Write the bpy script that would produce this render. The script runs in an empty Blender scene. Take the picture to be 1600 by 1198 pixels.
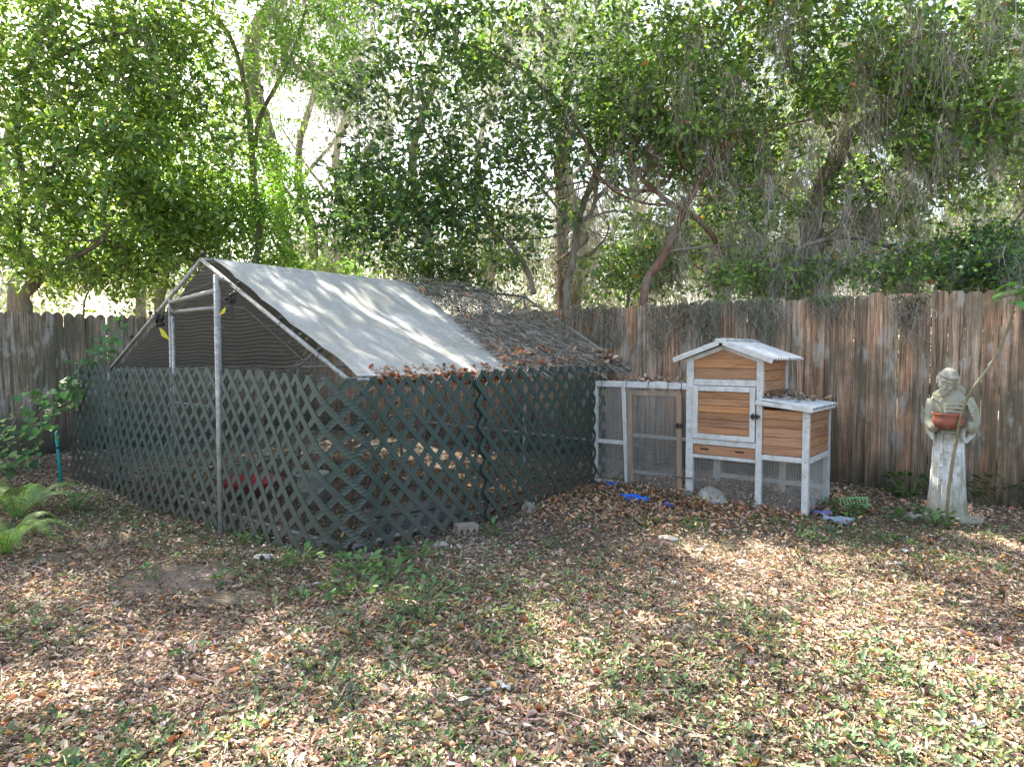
import bpy, math, random
import numpy as np
from mathutils import Vector, Matrix
random.seed(7); RNG = np.random.default_rng(11)
sc = bpy.context.scene
COL = sc.collection
rad = math.radians

# ------------------------------------------------------------------ camera
F_PX = 1067.0; PITCH = math.atan(48 / F_PX); CAM_H = 1.34
cd = bpy.data.cameras.new("camera"); cam = bpy.data.objects.new("camera", cd); COL.objects.link(cam)
cam.location = (0, 0, CAM_H); cam.rotation_euler = (rad(90) - PITCH, 0, 0)
cd.sensor_width = 36.0; cd.lens = 36.0 * F_PX / 1600.0; cd.clip_end = 2000; cd.clip_start = 0.05
sc.camera = cam
# ------------------------------------------------------------------ sky and sun
SUN_EL = rad(47.0); SAZ = Vector((-0.70, 0.714)).normalized()       # horizontal direction towards the sun
SUN = Vector((SAZ.x * math.cos(SUN_EL), SAZ.y * math.cos(SUN_EL), math.sin(SUN_EL)))
w = bpy.data.worlds.new("World"); sc.world = w; w.use_nodes = True
nt = w.node_tree; sky = nt.nodes.new('ShaderNodeTexSky'); sky.sky_type = 'NISHITA'; sky.sun_disc = False
sky.sun_elevation = SUN_EL; sky.sun_rotation = math.atan2(SAZ.x, SAZ.y)
sky.air_density = 1.0; sky.dust_density = 2.5; sky.ozone_density = 1.0
nt.nodes['Background'].inputs['Strength'].default_value = 0.12
wb = nt.nodes.new('ShaderNodeMix'); wb.data_type = 'RGBA'; wb.blend_type = 'MULTIPLY'; wb.inputs[0].default_value = 1.0; wb.inputs[7].default_value = (1.11, 1.0, .86, 1)   # white balance set for open shade
nt.links.new(sky.outputs[0], wb.inputs[6]); nt.links.new(wb.outputs[2], nt.nodes['Background'].inputs[0])
sl = bpy.data.lights.new("sun", 'SUN'); sl.energy = 5.0; sl.angle = rad(0.5); sl.color = (1.0, 0.92, 0.78)
so = bpy.data.objects.new("sun", sl); COL.objects.link(so); so.rotation_euler = SUN.to_track_quat('Z', 'Y').to_euler()
so.location = (-10, 10, 20)
sc.view_settings.view_transform = 'Standard'; sc.view_settings.look = 'None'
sc.view_settings.exposure = 2.75; sc.view_settings.gamma = 1.0
sc.cycles.max_bounces = 8; sc.cycles.diffuse_bounces = 5; sc.cycles.glossy_bounces = 2
sc.cycles.transmission_bounces = 4; sc.cycles.transparent_max_bounces = 6

# ------------------------------------------------------------------ geometry helpers
cp, sp_ = math.cos(PITCH), math.sin(PITCH)
def ray(px, py):
    x = (px - 800) / F_PX; v = (599 - py) / F_PX
    return np.array((x, cp + v * sp_, -sp_ + v * cp))
def at(px, py, Y):
    d = ray(px, py); return np.array((0, 0, CAM_H)) + d * (Y / d[1])
def gp(px, py, z=0.0):
    d = ray(px, py); k = (z - CAM_H) / d[2]; p = np.array((0, 0, CAM_H)) + d * k; return p
U = np.array((0.625, 0.781, 0.0)); V = np.array((-0.781, 0.625, 0.0)); ZV = np.array((0, 0, 1.0))
P0 = np.array((-1.08, 4.50, 0.0))                                  # near corner of the chicken run
def gz(x, y):                                                      # height of the yard
    x = np.asarray(x, float); y = np.asarray(y, float)
    h = 0.012 * np.sin(1.7 * x + 0.6 * y) + 0.010 * np.sin(2.3 * y - 1.1 * x + 1) + 0.006 * np.sin(5.1 * x + 3.3 * y)
    h = h + 0.055 * np.exp(-(((x - 1.1) / 1.1) ** 2 + ((y - 6.7) / 0.7) ** 2))
    h = h + 0.03 * np.exp(-(((x - 2.9) / 1.5) ** 2 + ((y - 6.4) / 0.6) ** 2))
    h = h + 0.05 * np.exp(-(((x + 3.9) / 0.7) ** 2 + ((y - 6.0) / 0.5) ** 2))
    return h

def setp(o, label=None, cat=None, group=None, kind=None):
    if label: o['label'] = label
    if cat: o['category'] = cat
    if group: o['group'] = group
    if kind: o['kind'] = kind
    return o
def empty(name, loc=(0, 0, 0), rz=0.0):
    o = bpy.data.objects.new(name, None); COL.objects.link(o); o.location = tuple(loc); o.rotation_euler = (0, 0, rz)
    o.empty_display_size = 0.1; return o

class MB:
    def __init__(s): s.v = []; s.f = []; s.c = []
    def add(s, vs, fs, col=(1, 1, 1)):
        n = len(s.v); s.v.extend([tuple(map(float, p)) for p in vs]); s.f.extend([tuple(i + n for i in f) for f in fs])
        s.c.extend([col] * len(vs))
    def box(s, a, b, col=(1, 1, 1), M=None):
        x0, y0, z0 = a; x1, y1, z1 = b
        vs = [(x0, y0, z0), (x1, y0, z0), (x1, y1, z0), (x0, y1, z0), (x0, y0, z1), (x1, y0, z1), (x1, y1, z1), (x0, y1, z1)]
        if M is not None: vs = [M @ Vector(p) for p in vs]
        s.add(vs, [(0, 3, 2, 1), (4, 5, 6, 7), (0, 1, 5, 4), (1, 2, 6, 5), (2, 3, 7, 6), (3, 0, 4, 7)], col)
    def beam(s, p, q, w_, h_, up=(0, 0, 1), col=(1, 1, 1)):         # rectangular bar from p to q
        p = np.array(p, float); q = np.array(q, float); d = q - p; L = np.linalg.norm(d); d /= L
        up = np.array(up, float); sd = np.cross(d, up); n = np.linalg.norm(sd)
        if n < 1e-5: sd = np.cross(d, (1, 0, 0)); n = np.linalg.norm(sd)
        sd /= n; up2 = np.cross(sd, d)
        vs = []
        for e in (p, q):
            for a, b in ((-1, -1), (1, -1), (1, 1), (-1, 1)): vs.append(e + sd * a * w_ / 2 + up2 * b * h_ / 2)
        s.add(vs, [(3, 2, 1, 0), (4, 5, 6, 7), (0, 1, 5, 4), (1, 2, 6, 5), (2, 3, 7, 6), (3, 0, 4, 7)], col)
    def tube(s, pts, rs, n=8, col=(1, 1, 1), cap=True):
        pts = [np.array(p, float) for p in pts]
        if not hasattr(rs, '__len__'): rs = [rs] * len(pts)
        vs = []; fs = []; prev = None
        for i, p in enumerate(pts):
            d = pts[min(i + 1, len(pts) - 1)] - pts[max(i - 1, 0)]; d /= (np.linalg.norm(d) + 1e-9)
            if prev is None:
                a = np.cross(d, (0, 0, 1)); 
                if np.linalg.norm(a) < 1e-3: a = np.cross(d, (1, 0, 0))
            else: a = prev - d * np.dot(prev, d)
            a /= (np.linalg.norm(a) + 1e-9); prev = a; b = np.cross(d, a)
            for k in range(n):
                t = 2 * math.pi * k / n; vs.append(p + rs[i] * (a * math.cos(t) + b * math.sin(t)))
        for i in range(len(pts) - 1):
            for k in range(n):
                k2 = (k + 1) % n; fs.append((i * n + k, i * n + k2, (i + 1) * n + k2, (i + 1) * n + k))
        if cap and n > 2: fs.append(tuple(range(n - 1, -1, -1))); fs.append(tuple((len(pts) - 1) * n + k for k in range(n)))
        s.add(vs, fs, col)
    def ball(s, c, r, col=(1, 1, 1), nu=10, nv=7, M=None):
        if not hasattr(r, '__len__'): r = (r, r, r)
        vs = [(0, 0, -1)]; fs = []
        for j in range(1, nv):
            ph = math.pi * j / nv
            for i in range(nu):
                t = 2 * math.pi * i / nu; vs.append((math.sin(ph) * math.cos(t), math.sin(ph) * math.sin(t), -math.cos(ph)))
        vs.append((0, 0, 1)); last = len(vs) - 1
        for i in range(nu): fs.append((0, 1 + (i + 1) % nu, 1 + i))
        for j in range(nv - 2):
            for i in range(nu):
                a = 1 + j * nu + i; b = 1 + j * nu + (i + 1) % nu; fs.append((a, b, b + nu, a + nu))
        for i in range(nu): fs.append((last, last - nu + i, last - nu + (i + 1) % nu))
        out = []
        for p in vs:
            q = Vector((p[0] * r[0], p[1] * r[1], p[2] * r[2]))
            if M is not None: q = M @ q
            out.append(q + Vector(tuple(c)))
        s.add(out, fs, col)
    def lathe(s, c, prof, n=28, col=(1, 1, 1)):
        vs = []; fs = []
        for r, z in prof:
            for k in range(n):
                t = 2 * math.pi * k / n; vs.append((c[0] + r * math.cos(t), c[1] + r * math.sin(t), c[2] + z))
        for i in range(len(prof) - 1):
            for k in range(n):
                k2 = (k + 1) % n; fs.append((i * n + k, i * n + k2, (i + 1) * n + k2, (i + 1) * n + k))
        fs.append(tuple(range(n - 1, -1, -1)))
        s.add(vs, fs, col)
    def build(s, name, mat, parent=None, smooth=False, bevel=0):
        me = bpy.data.meshes.new(name); me.from_pydata(s.v, [], s.f)
        at_ = me.attributes.new('Col', 'FLOAT_COLOR', 'POINT')
        c = np.ones((len(s.v), 4), np.float32); c[:, :3] = np.array(s.c, np.float32); at_.data.foreach_set('color', c.ravel())
        me.materials.append(mat)
        if smooth: me.polygons.foreach_set('use_smooth', [True] * len(me.polygons))
        me.update(); o = bpy.data.objects.new(name, me); COL.objects.link(o)
        if parent is not None: o.parent = parent
        if bevel:
            m = o.modifiers.new('bevel', 'BEVEL'); m.width = bevel; m.segments = 1; m.limit_method = 'ANGLE'; m.angle_limit = rad(40)
        return o

def bulk(name, verts, faces, cols, mat, parent=None, smooth=False):  # big numpy mesh
    me = bpy.data.meshes.new(name); verts = np.asarray(verts, np.float32); faces = np.asarray(faces, np.int32)
    k = faces.shape[1]; me.vertices.add(len(verts)); me.vertices.foreach_set('co', verts.ravel())
    me.loops.add(faces.size); me.loops.foreach_set('vertex_index', faces.ravel())
    me.polygons.add(len(faces)); me.polygons.foreach_set('loop_start', np.arange(len(faces), dtype=np.int32) * k)
    me.polygons.foreach_set('loop_total', np.full(len(faces), k, np.int32))
    if smooth: me.polygons.foreach_set('use_smooth', np.ones(len(faces), bool))
    me.update(calc_edges=True)
    a = me.attributes.new('Col', 'FLOAT_COLOR', 'POINT'); c = np.ones((len(verts), 4), np.float32); c[:, :3] = cols
    a.data.foreach_set('color', c.ravel()); me.materials.append(mat)
    o = bpy.data.objects.new(name, me); COL.objects.link(o)
    if parent is not None: o.parent = parent
    return o

KITE = (np.array([(0, 0, 0), (.45, -.5, .10), (1, 0, -.05), (.45, .5, .10)]), np.array([(0, 1, 2), (0, 2, 3)]))
OVAL = (np.array([(0, 0, 0), (.28, -.40, .12), (.65, -.42, .16), (1, 0, .10), (.65, .42, .16), (.28, .40, .12), (.30, 0, 0), (.66, 0, .03)]),
        np.array([(0, 1, 6, 6), (1, 2, 7, 6), (2, 3, 7, 7), (3, 4, 7, 7), (4, 5, 6, 7), (5, 0, 6, 6)]))
OVT = np.array([(0, 1, 6), (1, 2, 7), (1, 7, 6), (2, 3, 7), (3, 4, 7), (4, 5, 6), (4, 6, 7), (5, 0, 6)])
OVAL = (OVAL[0], OVT)
def frames(d, up):                                                 # orthonormal frames, x along d, z near up
    d = d / (np.linalg.norm(d, axis=1, keepdims=True) + 1e-9)
    y = np.cross(up, d); y /= (np.linalg.norm(y, axis=1, keepdims=True) + 1e-9); z = np.cross(d, y)
    return np.stack([d, y, z], axis=2)
def leaves(pos, d, up, L, W, tpl, curl=1.0):
    T, Fc = tpl; N = len(pos); R = frames(d, up)
    cz = np.asarray(curl) * np.ones(N)
    loc = np.stack([T[None, :, 0] * L[:, None], T[None, :, 1] * W[:, None], T[None, :, 2] * L[:, None] * cz[:, None]], axis=2)
    v = np.einsum('nij,nkj->nki', R, loc) + pos[:, None, :]
    f = Fc[None] + (np.arange(N) * len(T))[:, None, None]
    return v.reshape(-1, 3), f.reshape(-1, 3)
def rep(c, tpl): return np.repeat(c, len(tpl[0]), axis=0)
def rdir(n): 
    v = RNG.normal(size=(n, 3)); return v / np.linalg.norm(v, axis=1, keepdims=True)
def pal(n, cols, wts, jit=.15):
    cols = np.array(cols, float); wts = np.array(wts, float); wts /= wts.sum()
    c = cols[RNG.choice(len(cols), n, p=wts)]
    return np.clip(c * (1 + RNG.normal(0, jit, (n, 1))) * (1 + RNG.normal(0, jit * .35, (n, 3))), .004, .9)

# ------------------------------------------------------------------ materials
def mat(name, rough=.7, spec=.3, col=None, metal=0.0):
    m = bpy.data.materials.new(name); m.use_nodes = True; b = m.node_tree.nodes['Principled BSDF']
    b.inputs['Roughness'].default_value = rough; b.inputs['Specular IOR Level'].default_value = spec; b.inputs['Metallic'].default_value = metal
    if col is not None: b.inputs['Base Color'].default_value = (*col, 1)
    return m
def N(m, t, **kw):
    n = m.node_tree.nodes.new(t)
    for k, v in kw.items(): setattr(n, k, v)
    return n
def L_(m, a, b): m.node_tree.links.new(a, b)
def ramp(m, fac, stops):
    r = N(m, 'ShaderNodeValToRGB'); el = r.color_ramp.elements
    while len(el) < len(stops): el.new(0.5)
    for e, (p, c) in zip(el, stops): e.position = p; e.color = (*c, 1) if len(c) == 3 else c
    L_(m, fac, r.inputs[0]); return r.outputs[0]
def noise(m, scale, detail=4, rough=.6, vec=None, dist=0):
    n = N(m, 'ShaderNodeTexNoise'); n.inputs['Scale'].default_value = scale; n.inputs['Detail'].default_value = detail
    n.inputs['Roughness'].default_value = rough; n.inputs['Distortion'].default_value = dist
    if vec is not None: L_(m, vec, n.inputs['Vector'])
    return n.outputs[0]
def coords(m, scale=(1, 1, 1), kind='Object'):
    tc = N(m, 'ShaderNodeTexCoord'); mp = N(m, 'ShaderNodeMapping'); mp.inputs['Scale'].default_value = scale
    L_(m, tc.outputs[kind], mp.inputs[0]); return mp.outputs[0]
def mixc(m, fac, a, b, mode='MIX'):
    n = N(m, 'ShaderNodeMix', data_type='RGBA', blend_type=mode)
    for s_, v in ((n.inputs[0], fac), (n.inputs[6], a), (n.inputs[7], b)):
        if isinstance(v, (int, float)): s_.default_value = v
        elif isinstance(v, tuple): s_.default_value = (*v, 1)
        else: L_(m, v, s_)
    return n.outputs[2]
def attr(m): n = N(m, 'ShaderNodeAttribute'); n.attribute_name = 'Col'; return n.outputs['Color']
def bsdf(m): return m.node_tree.nodes['Principled BSDF']
def bump(m, h, strength=.3, dist=.01):
    b = N(m, 'ShaderNodeBump'); b.inputs['Strength'].default_value = strength; b.inputs['Distance'].default_value = dist
    L_(m, h, b.inputs['Height']); L_(m, b.outputs[0], bsdf(m).inputs['Normal'])
def leafmat(name, trans=.4, rough=.5, spec=.3, tint=(1.25, 1.15, .45)):
    m = mat(name, rough, spec); c = attr(m); L_(m, c, bsdf(m).inputs['Base Color'])
    t = N(m, 'ShaderNodeBsdfTranslucent'); L_(m, mixc(m, 1.0, c, tint, 'MULTIPLY'), t.inputs[0])
    mx = N(m, 'ShaderNodeMixShader'); mx.inputs[0].default_value = trans
    L_(m, bsdf(m).outputs[0], mx.inputs[1]); L_(m, t.outputs[0], mx.inputs[2]); L_(m, mx.outputs[0], m.node_tree.nodes['Material Output'].inputs[0])
    return m
M = {}
M['leaf'] = leafmat('tree_leaf', .42, .32, .5, (1.15, 1.12, .6))
M['litter'] = leafmat('dry_leaf', .12, .75, .2, (1.1, .9, .7))
M['weed'] = leafmat('weed_leaf', .35, .55, .3)
M['moss'] = leafmat('spanish_moss', .35, .9, .05, (1, 1, .9))
m = M['col'] = mat('painted_colour', .6, .3); L_(m, attr(m), bsdf(m).inputs['Base Color'])

m = M['bark'] = mat('bark', .95, .1)
b1 = noise(m, 9, 6, .7, coords(m, (1, 1, .25))); b2 = noise(m, 2.2, 4, .6, coords(m)); b3 = noise(m, 40, 3, .6, coords(m, (1, 1, .4)))
c = mixc(m, 1.0, attr(m), ramp(m, b1, [(.3, (.45, .43, .40)), (.7, (1.35, 1.3, 1.25))]), 'MULTIPLY')
c = mixc(m, ramp(m, b2, [(.5, (0, 0, 0)), (.62, (.75, .75, .75))]), c, (.21, .22, .185))
L_(m, c, bsdf(m).inputs['Base Color']); bump(m, mixc(m, .5, b1, b3), .8, .03)

m = M['fence'] = mat('weathered_fence_wood', .9, .1)
g = noise(m, 30, 6, .7, coords(m, (1, 1, .045)), .4); g2 = noise(m, 1.6, 5, .65, coords(m)); g3 = noise(m, 7, 5, .7, coords(m, (1, 1, .35))); g4 = noise(m, 95, 3, .7, coords(m, (1, 1, .03)))
c = mixc(m, 1.0, attr(m), ramp(m, g, [(.33, (.22, .21, .20)), (.5, (.95, .95, .95)), (.66, (1.7, 1.62, 1.55))]), 'MULTIPLY')
c = mixc(m, .7, c, ramp(m, g4, [(.35, (.4, .4, .4)), (.62, (1.5, 1.5, 1.5))]), 'MULTIPLY')
c = mixc(m, ramp(m, g2, [(.46, (0, 0, 0)), (.64, (.75, .75, .75))]), c, (.09, .085, .06))
c = mixc(m, ramp(m, g3, [(.54, (0, 0, 0)), (.63, (.65, .65, .65))]), c, (.33, .315, .29))
sx = N(m, 'ShaderNodeSeparateXYZ'); tc = N(m, 'ShaderNodeTexCoord'); L_(m, tc.outputs['Object'], sx.inputs[0])
mr = N(m, 'ShaderNodeMapRange'); L_(m, sx.outputs[2], mr.inputs[0]); mr.inputs[1].default_value = 0.0; mr.inputs[2].default_value = .75; mr.inputs[3].default_value = .9; mr.inputs[4].default_value = 0
mm = N(m, 'ShaderNodeMath', operation='MULTIPLY'); L_(m, mr.outputs[0], mm.inputs[0]); L_(m, ramp(m, g3, [(.3, (.5, .5, .5)), (.6, (1.2, 1.2, 1.2))]), mm.inputs[1])
c = mixc(m, mm.outputs[0], c, (.035, .035, .025))                # mould that climbs from the soil
L_(m, c, bsdf(m).inputs['Base Color']); bump(m, g, .6, .006)

m = M['white'] = mat('weathered_white_paint', .6, .3)
n1 = noise(m, 14, 6, .7, coords(m)); n2 = noise(m, 45, 4, .7, coords(m))
c = mixc(m, ramp(m, n1, [(.42, (0, 0, 0)), (.66, (.8, .8, .8))]), (.47, .48, .49), (.27, .27, .24))
c = mixc(m, ramp(m, n2, [(.60, (0, 0, 0)), (.72, (.6, .6, .6))]), c, (.20, .19, .16))
c = mixc(m, 1.0, c, attr(m), 'MULTIPLY'); L_(m, c, bsdf(m).inputs['Base Color']); bump(m, n2, .25, .002)

m = M['cedar'] = mat('cedar_planks', .62, .3)
n1 = noise(m, 10, 6, .65, coords(m, (.25, 1, 3.5)), .7); n2 = noise(m, 45, 4, .6, coords(m, (.12, .12, 4)))
c = mixc(m, 1.0, attr(m), ramp(m, n1, [(.30, (.55, .50, .45)), (.5, (1, 1, 1)), (.72, (1.3, 1.25, 1.2))]), 'MULTIPLY')
c = mixc(m, .5, c, ramp(m, n2, [(.35, (.6, .6, .6)), (.6, (1.2, 1.2, 1.2))]), 'MULTIPLY')
vo = N(m, 'ShaderNodeTexVoronoi'); vo.inputs['Scale'].default_value = 5.0; L_(m, coords(m, (1, 1, 2.6)), vo.inputs['Vector'])
c = mixc(m, ramp(m, vo.outputs['Distance'], [(.03, (.8, .8, .8)), (.09, (0, 0, 0))]), c, (.07, .035, .02))
L_(m, c, bsdf(m).inputs['Base Color'])

m = M['tarp'] = mat('white_tarp', .7, .25)
n1 = noise(m, 1.6, 6, .7, coords(m)); n2 = noise(m, 26, 4, .7, coords(m, (1, 3, 3))); n3 = noise(m, 3.5, 5, .75, coords(m))
c = mixc(m, ramp(m, n1, [(.38, (0, 0, 0)), (.68, (.75, .75, .75))]), (.345, .355, .36), (.235, .235, .19))
c = mixc(m, ramp(m, n2, [(.46, (0, 0, 0)), (.62, (.75, .75, .75))]), c, (.22, .22, .195))
c = mixc(m, ramp(m, n3, [(.58, (0, 0, 0)), (.72, (.5, .5, .5))]), c, (.26, .27, .22))
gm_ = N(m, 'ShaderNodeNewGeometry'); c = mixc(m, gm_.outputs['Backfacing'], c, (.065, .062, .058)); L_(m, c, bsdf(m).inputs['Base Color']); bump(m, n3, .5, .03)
t = N(m, 'ShaderNodeBsdfTranslucent'); t.inputs[0].default_value = (.5, .46, .40, 1); mx = N(m, 'ShaderNodeMixShader'); mx.inputs[0].default_value = .07
L_(m, bsdf(m).outputs[0], mx.inputs[1]); L_(m, t.outputs[0], mx.inputs[2]); L_(m, mx.outputs[0], m.node_tree.nodes['Material Output'].inputs[0])

m = M['steel'] = mat('galvanised_steel', .5, .4, metal=.3)
n1 = noise(m, 30, 4, .6, coords(m)); L_(m, ramp(m, n1, [(.35, (.19, .19, .18)), (.65, (.36, .36, .35))]), bsdf(m).inputs['Base Color'])
M['rust'] = mat('rusty_pipe', .8, .2, (.13, .085, .065), .2)
M['wire'] = mat('wire', .6, .3, (.24, .23, .21), .1)
M['mesh'] = mat('hardware_cloth', .5, .4, (.36, .36, .345), .0)
M['black'] = mat('black_plastic', .5, .4, (.015, .015, .016))
m = M['lattice'] = mat('green_vinyl', .4, .35)
n1 = noise(m, 5, 5, .7, coords(m)); n2 = noise(m, 60, 3, .6, coords(m))
c = mixc(m, ramp(m, n1, [(.4, (0, 0, 0)), (.7, (.7, .7, .7))]), (.024, .046, .040), (.042, .052, .045))
mr = N(m, 'ShaderNodeMapRange'); sx = N(m, 'ShaderNodeSeparateXYZ'); tc = N(m, 'ShaderNodeTexCoord'); L_(m, tc.outputs['Object'], sx.inputs[0]); L_(m, sx.outputs[2], mr.inputs[0])
mr.inputs[1].default_value = 0; mr.inputs[2].default_value = .5; mr.inputs[3].default_value = .7; mr.inputs[4].default_value = 0
c = mixc(m, mr.outputs[0], c, (.058, .052, .042)); L_(m, c, bsdf(m).inputs['Base Color'])   # soil splashed on the bottom rows
L_(m, ramp(m, n2, [(.3, (.34, .34, .34)), (.7, (.6, .6, .6))]), bsdf(m).inputs['Roughness'])

m = M['ground'] = mat('yard_soil', .95, .1)
n1 = noise(m, .9, 6, .6, coords(m)); n2 = noise(m, 28, 6, .75, coords(m)); n3 = noise(m, 90, 4, .7, coords(m)); n4 = noise(m, 6, 5, .7, coords(m))
c = ramp(m, n2, [(.28, (.045, .035, .027)), (.5, (.13, .105, .082)), (.72, (.24, .195, .155))])
c = mixc(m, ramp(m, n1, [(.50, (0, 0, 0)), (.64, (.6, .6, .6))]), c, (.20, .17, .145))
c = mixc(m, ramp(m, n4, [(.54, (0, 0, 0)), (.66, (.5, .5, .5))]), c, (.06, .075, .035))
c = mixc(m, .6, c, ramp(m, n3, [(.3, (.45, .45, .45)), (.7, (1.5, 1.5, 1.5))]), 'MULTIPLY')
L_(m, c, bsdf(m).inputs['Base Color']); bump(m, mixc(m, .5, n2, n3), 1.0, .02)

m = M['stone'] = mat('weathered_concrete', .9, .15)
n1 = noise(m, 7, 6, .7, coords(m)); n2 = noise(m, 40, 5, .7, coords(m)); n3 = noise(m, 4.0, 5, .65, coords(m, (2.4, 2.4, .45)))
c = mixc(m, ramp(m, n1, [(.42, (0, 0, 0)), (.60, (.9, .9, .9))]), attr(m), (.25, .245, .19))
c = mixc(m, ramp(m, n3, [(.52, (0, 0, 0)), (.66, (.7, .7, .7))]), c, (.15, .15, .10))
c = mixc(m, ramp(m, n2, [(.56, (0, 0, 0)), (.70, (.5, .5, .5))]), c, (.09, .09, .065))
L_(m, c, bsdf(m).inputs['Base Color']); bump(m, n2, .4, .004)
m = M['rock'] = mat('grey_rock', .9, .15)
n1 = noise(m, 12, 6, .7, coords(m)); L_(m, mixc(m, 1, attr(m), ramp(m, n1, [(.3, (.5, .5, .5)), (.7, (1.3, 1.3, 1.3))]), 'MULTIPLY'), bsdf(m).inputs['Base Color']); bump(m, n1, .7, .02)
m = M['clay'] = mat('terracotta', .7, .25)
n1 = noise(m, 14, 5, .7, coords(m)); L_(m, ramp(m, n1, [(.3, (.15, .055, .038)), (.6, (.24, .085, .055)), (.8, (.30, .15, .11))]), bsdf(m).inputs['Base Color'])
m = M['rawwood'] = mat('bare_grey_wood', .85, .15)
n1 = noise(m, 16, 6, .7, coords(m, (1, 1, .12))); L_(m, mixc(m, 1, attr(m), ramp(m, n1, [(.3, (.55, .52, .5)), (.7, (1.3, 1.28, 1.25))]), 'MULTIPLY'), bsdf(m).inputs['Base Color'])

# ------------------------------------------------------------------ sunbeams through the canopy: openings kept free of foliage
beams = []
def beam_at(px, py, r, z=0.0): beams.append((gp(px, py, z), r))
for a in [(1090, 862, .10), (1130, 872, .12), (1180, 880, .13), (1240, 896, .14), (1290, 908, .14), (1350, 925, .14), (1410, 948, .13),
          (1210, 862, .08), (1330, 885, .10), (1380, 900, .10), (1430, 925, .09), (1180, 848, .06),
          (1300, 985, .12), (1340, 1005, .18), (1400, 1015, .18), (1460, 1030, .20), (1530, 1050, .2), (1590, 1070, .2), (1450, 1075, .18), (1380, 1060, .15), (1530, 1110, .15),
          (1250, 1130, .09), (1320, 1160, .12), (1420, 1180, .14), (1520, 1170, .12), (1110, 1050, .05), (1170, 1085, .06), (1060, 1030, .04),
          (880, 990, .08), (890, 1025, .10), (895, 1060, .11), (900, 1095, .10), (860, 975, .06), (990, 1010, .05), (1020, 975, .05),
          (30, 1080, .10), (90, 1085, .09), (430, 1165, .10), (480, 1185, .09), (660, 1085, .06), (700, 1100, .05), (400, 1130, .05), (300, 1000, .04),
          (1560, 850, .08), (1600, 865, .08), (640, 715, .12), (690, 730, .13), (610, 760, .08), (735, 745, .08), (650, 775, .05)]: beam_at(*a)
HR = 2.11; HE = 1.16
RW = 1.91; 
E0 = P0 + ZV * HE; E1 = P0 + U * 3.80 + ZV * (HE - .01)
R0 = P0 + V * RW + ZV * HR; R1 = P0 + V * RW + U * 4.38 + ZV * (HR - .03)
L0 = P0 + V * 3.82 + ZV * HE; L1 = P0 + V * 3.82 + U * 4.38 + ZV * HE
TL = 4.2
def slope(t, q, off=0.0, side=1):                                  # roof surface; t metres along, q 0 at eave .. 1 at ridge
    a, b = (E0, E1) if side > 0 else (L0, L1); k = t / TL
    e = a + (b - a) * k; r = R0 + (R1 - R0) * k
    n = np.cross(U, (R0 - a) / np.linalg.norm(R0 - a)); n = n if n[2] > 0 else -n
    return e + (r - e) * q + n * off
for t, q, r in [(.95, .86, .10), (1.0, .78, .10), (1.08, .68, .09), (1.15, .5, .09), (1.22, .42, .09), (1.32, .33, .08), (.9, .6, .05),
                (1.78, .80, .07), (1.85, .7, .08), (1.92, .6, .09), (2.0, .5, .05), (.45, .40, .05), (.35, .18, .06), (1.95, .25, .06), (.5, .75, .05), (2.6, .1, .07), (2.9, .18, .07)]:
    beams.append((slope(t, q), max(r * .75 - .03, .01)))
BC = np.array([b[0] for b in beams]); BR = np.array([b[1] for b in beams]); SD = np.array(SUN)
def lit(p, scale=1.0):                                             # True where a point lies inside one of the openings
    out = np.zeros(len(p), bool)
    for c_, r in zip(BC, BR):
        d = p - c_; s = d @ SD; pr = d - s[:, None] * SD; out |= (np.einsum('ij,ij->i', pr, pr) < (r * scale * 1.05 + .035) ** 2) & (s > 0)
    return out

# ================================================================== GROUND
def axis(lo, hi, step, far):
    a = np.arange(lo, hi + 1e-6, step); e = []; x = hi; s = step
    while x < far: s *= 1.35; x += s; e.append(x)
    e2 = []; x = lo; s = step
    while x > -far: s *= 1.35; x -= s; e2.append(x)
    return np.concatenate([e2[::-1], a, e])
gx = axis(-7, 7, .09, 400); gy = axis(1, 12, .09, 400); X, Y = np.meshgrid(gx, gy); Zg = gz(X, Y)
near = (abs(X) < 7.5) & (Y > .8) & (Y < 12.5); Zg = Zg + near * RNG.normal(0, .004, X.shape)
vs = np.stack([X, Y, Zg], 2).reshape(-1, 3); nx, ny = len(gx), len(gy)
ii = (np.arange(ny - 1)[:, None] * nx + np.arange(nx - 1)[None]).ravel()
gm = np.ones((len(vs), 3)); 
g_ = bulk('ground', vs, np.stack([ii, ii + 1, ii + nx + 1, ii + nx], 1), np.ones((len(vs), 3)), M['ground'], smooth=True); setp(g_, kind='structure')

def insoil(x, y):                                                  # bare patches of grey soil
    s1 = gp(275, 900); s2 = gp(355, 930); s3 = gp(90, 870)
    return (((x - s1[0]) / .34) ** 2 + ((y - s1[1]) / .27) ** 2 < 1) | (((x - s2[0]) / .22) ** 2 + ((y - s2[1]) / .14) ** 2 < 1) | (((x - s3[0]) / .2) ** 2 + ((y - s3[1]) / .15) ** 2 < 1)
def fbm(x, y): return np.sin(1.3 * x + 2.1 * y + .5) + np.sin(2.9 * x - 1.7 * y + 2) * .7 + np.sin(5.3 * x + 4.1 * y) * .5
def fr_pts(n, y0, y1, side=.86, pw=1.0):
    y = y0 + (y1 - y0) * RNG.random(n) ** pw; x = (RNG.random(n) * 2 - 1) * (side * y + .3); return x, y
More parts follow.
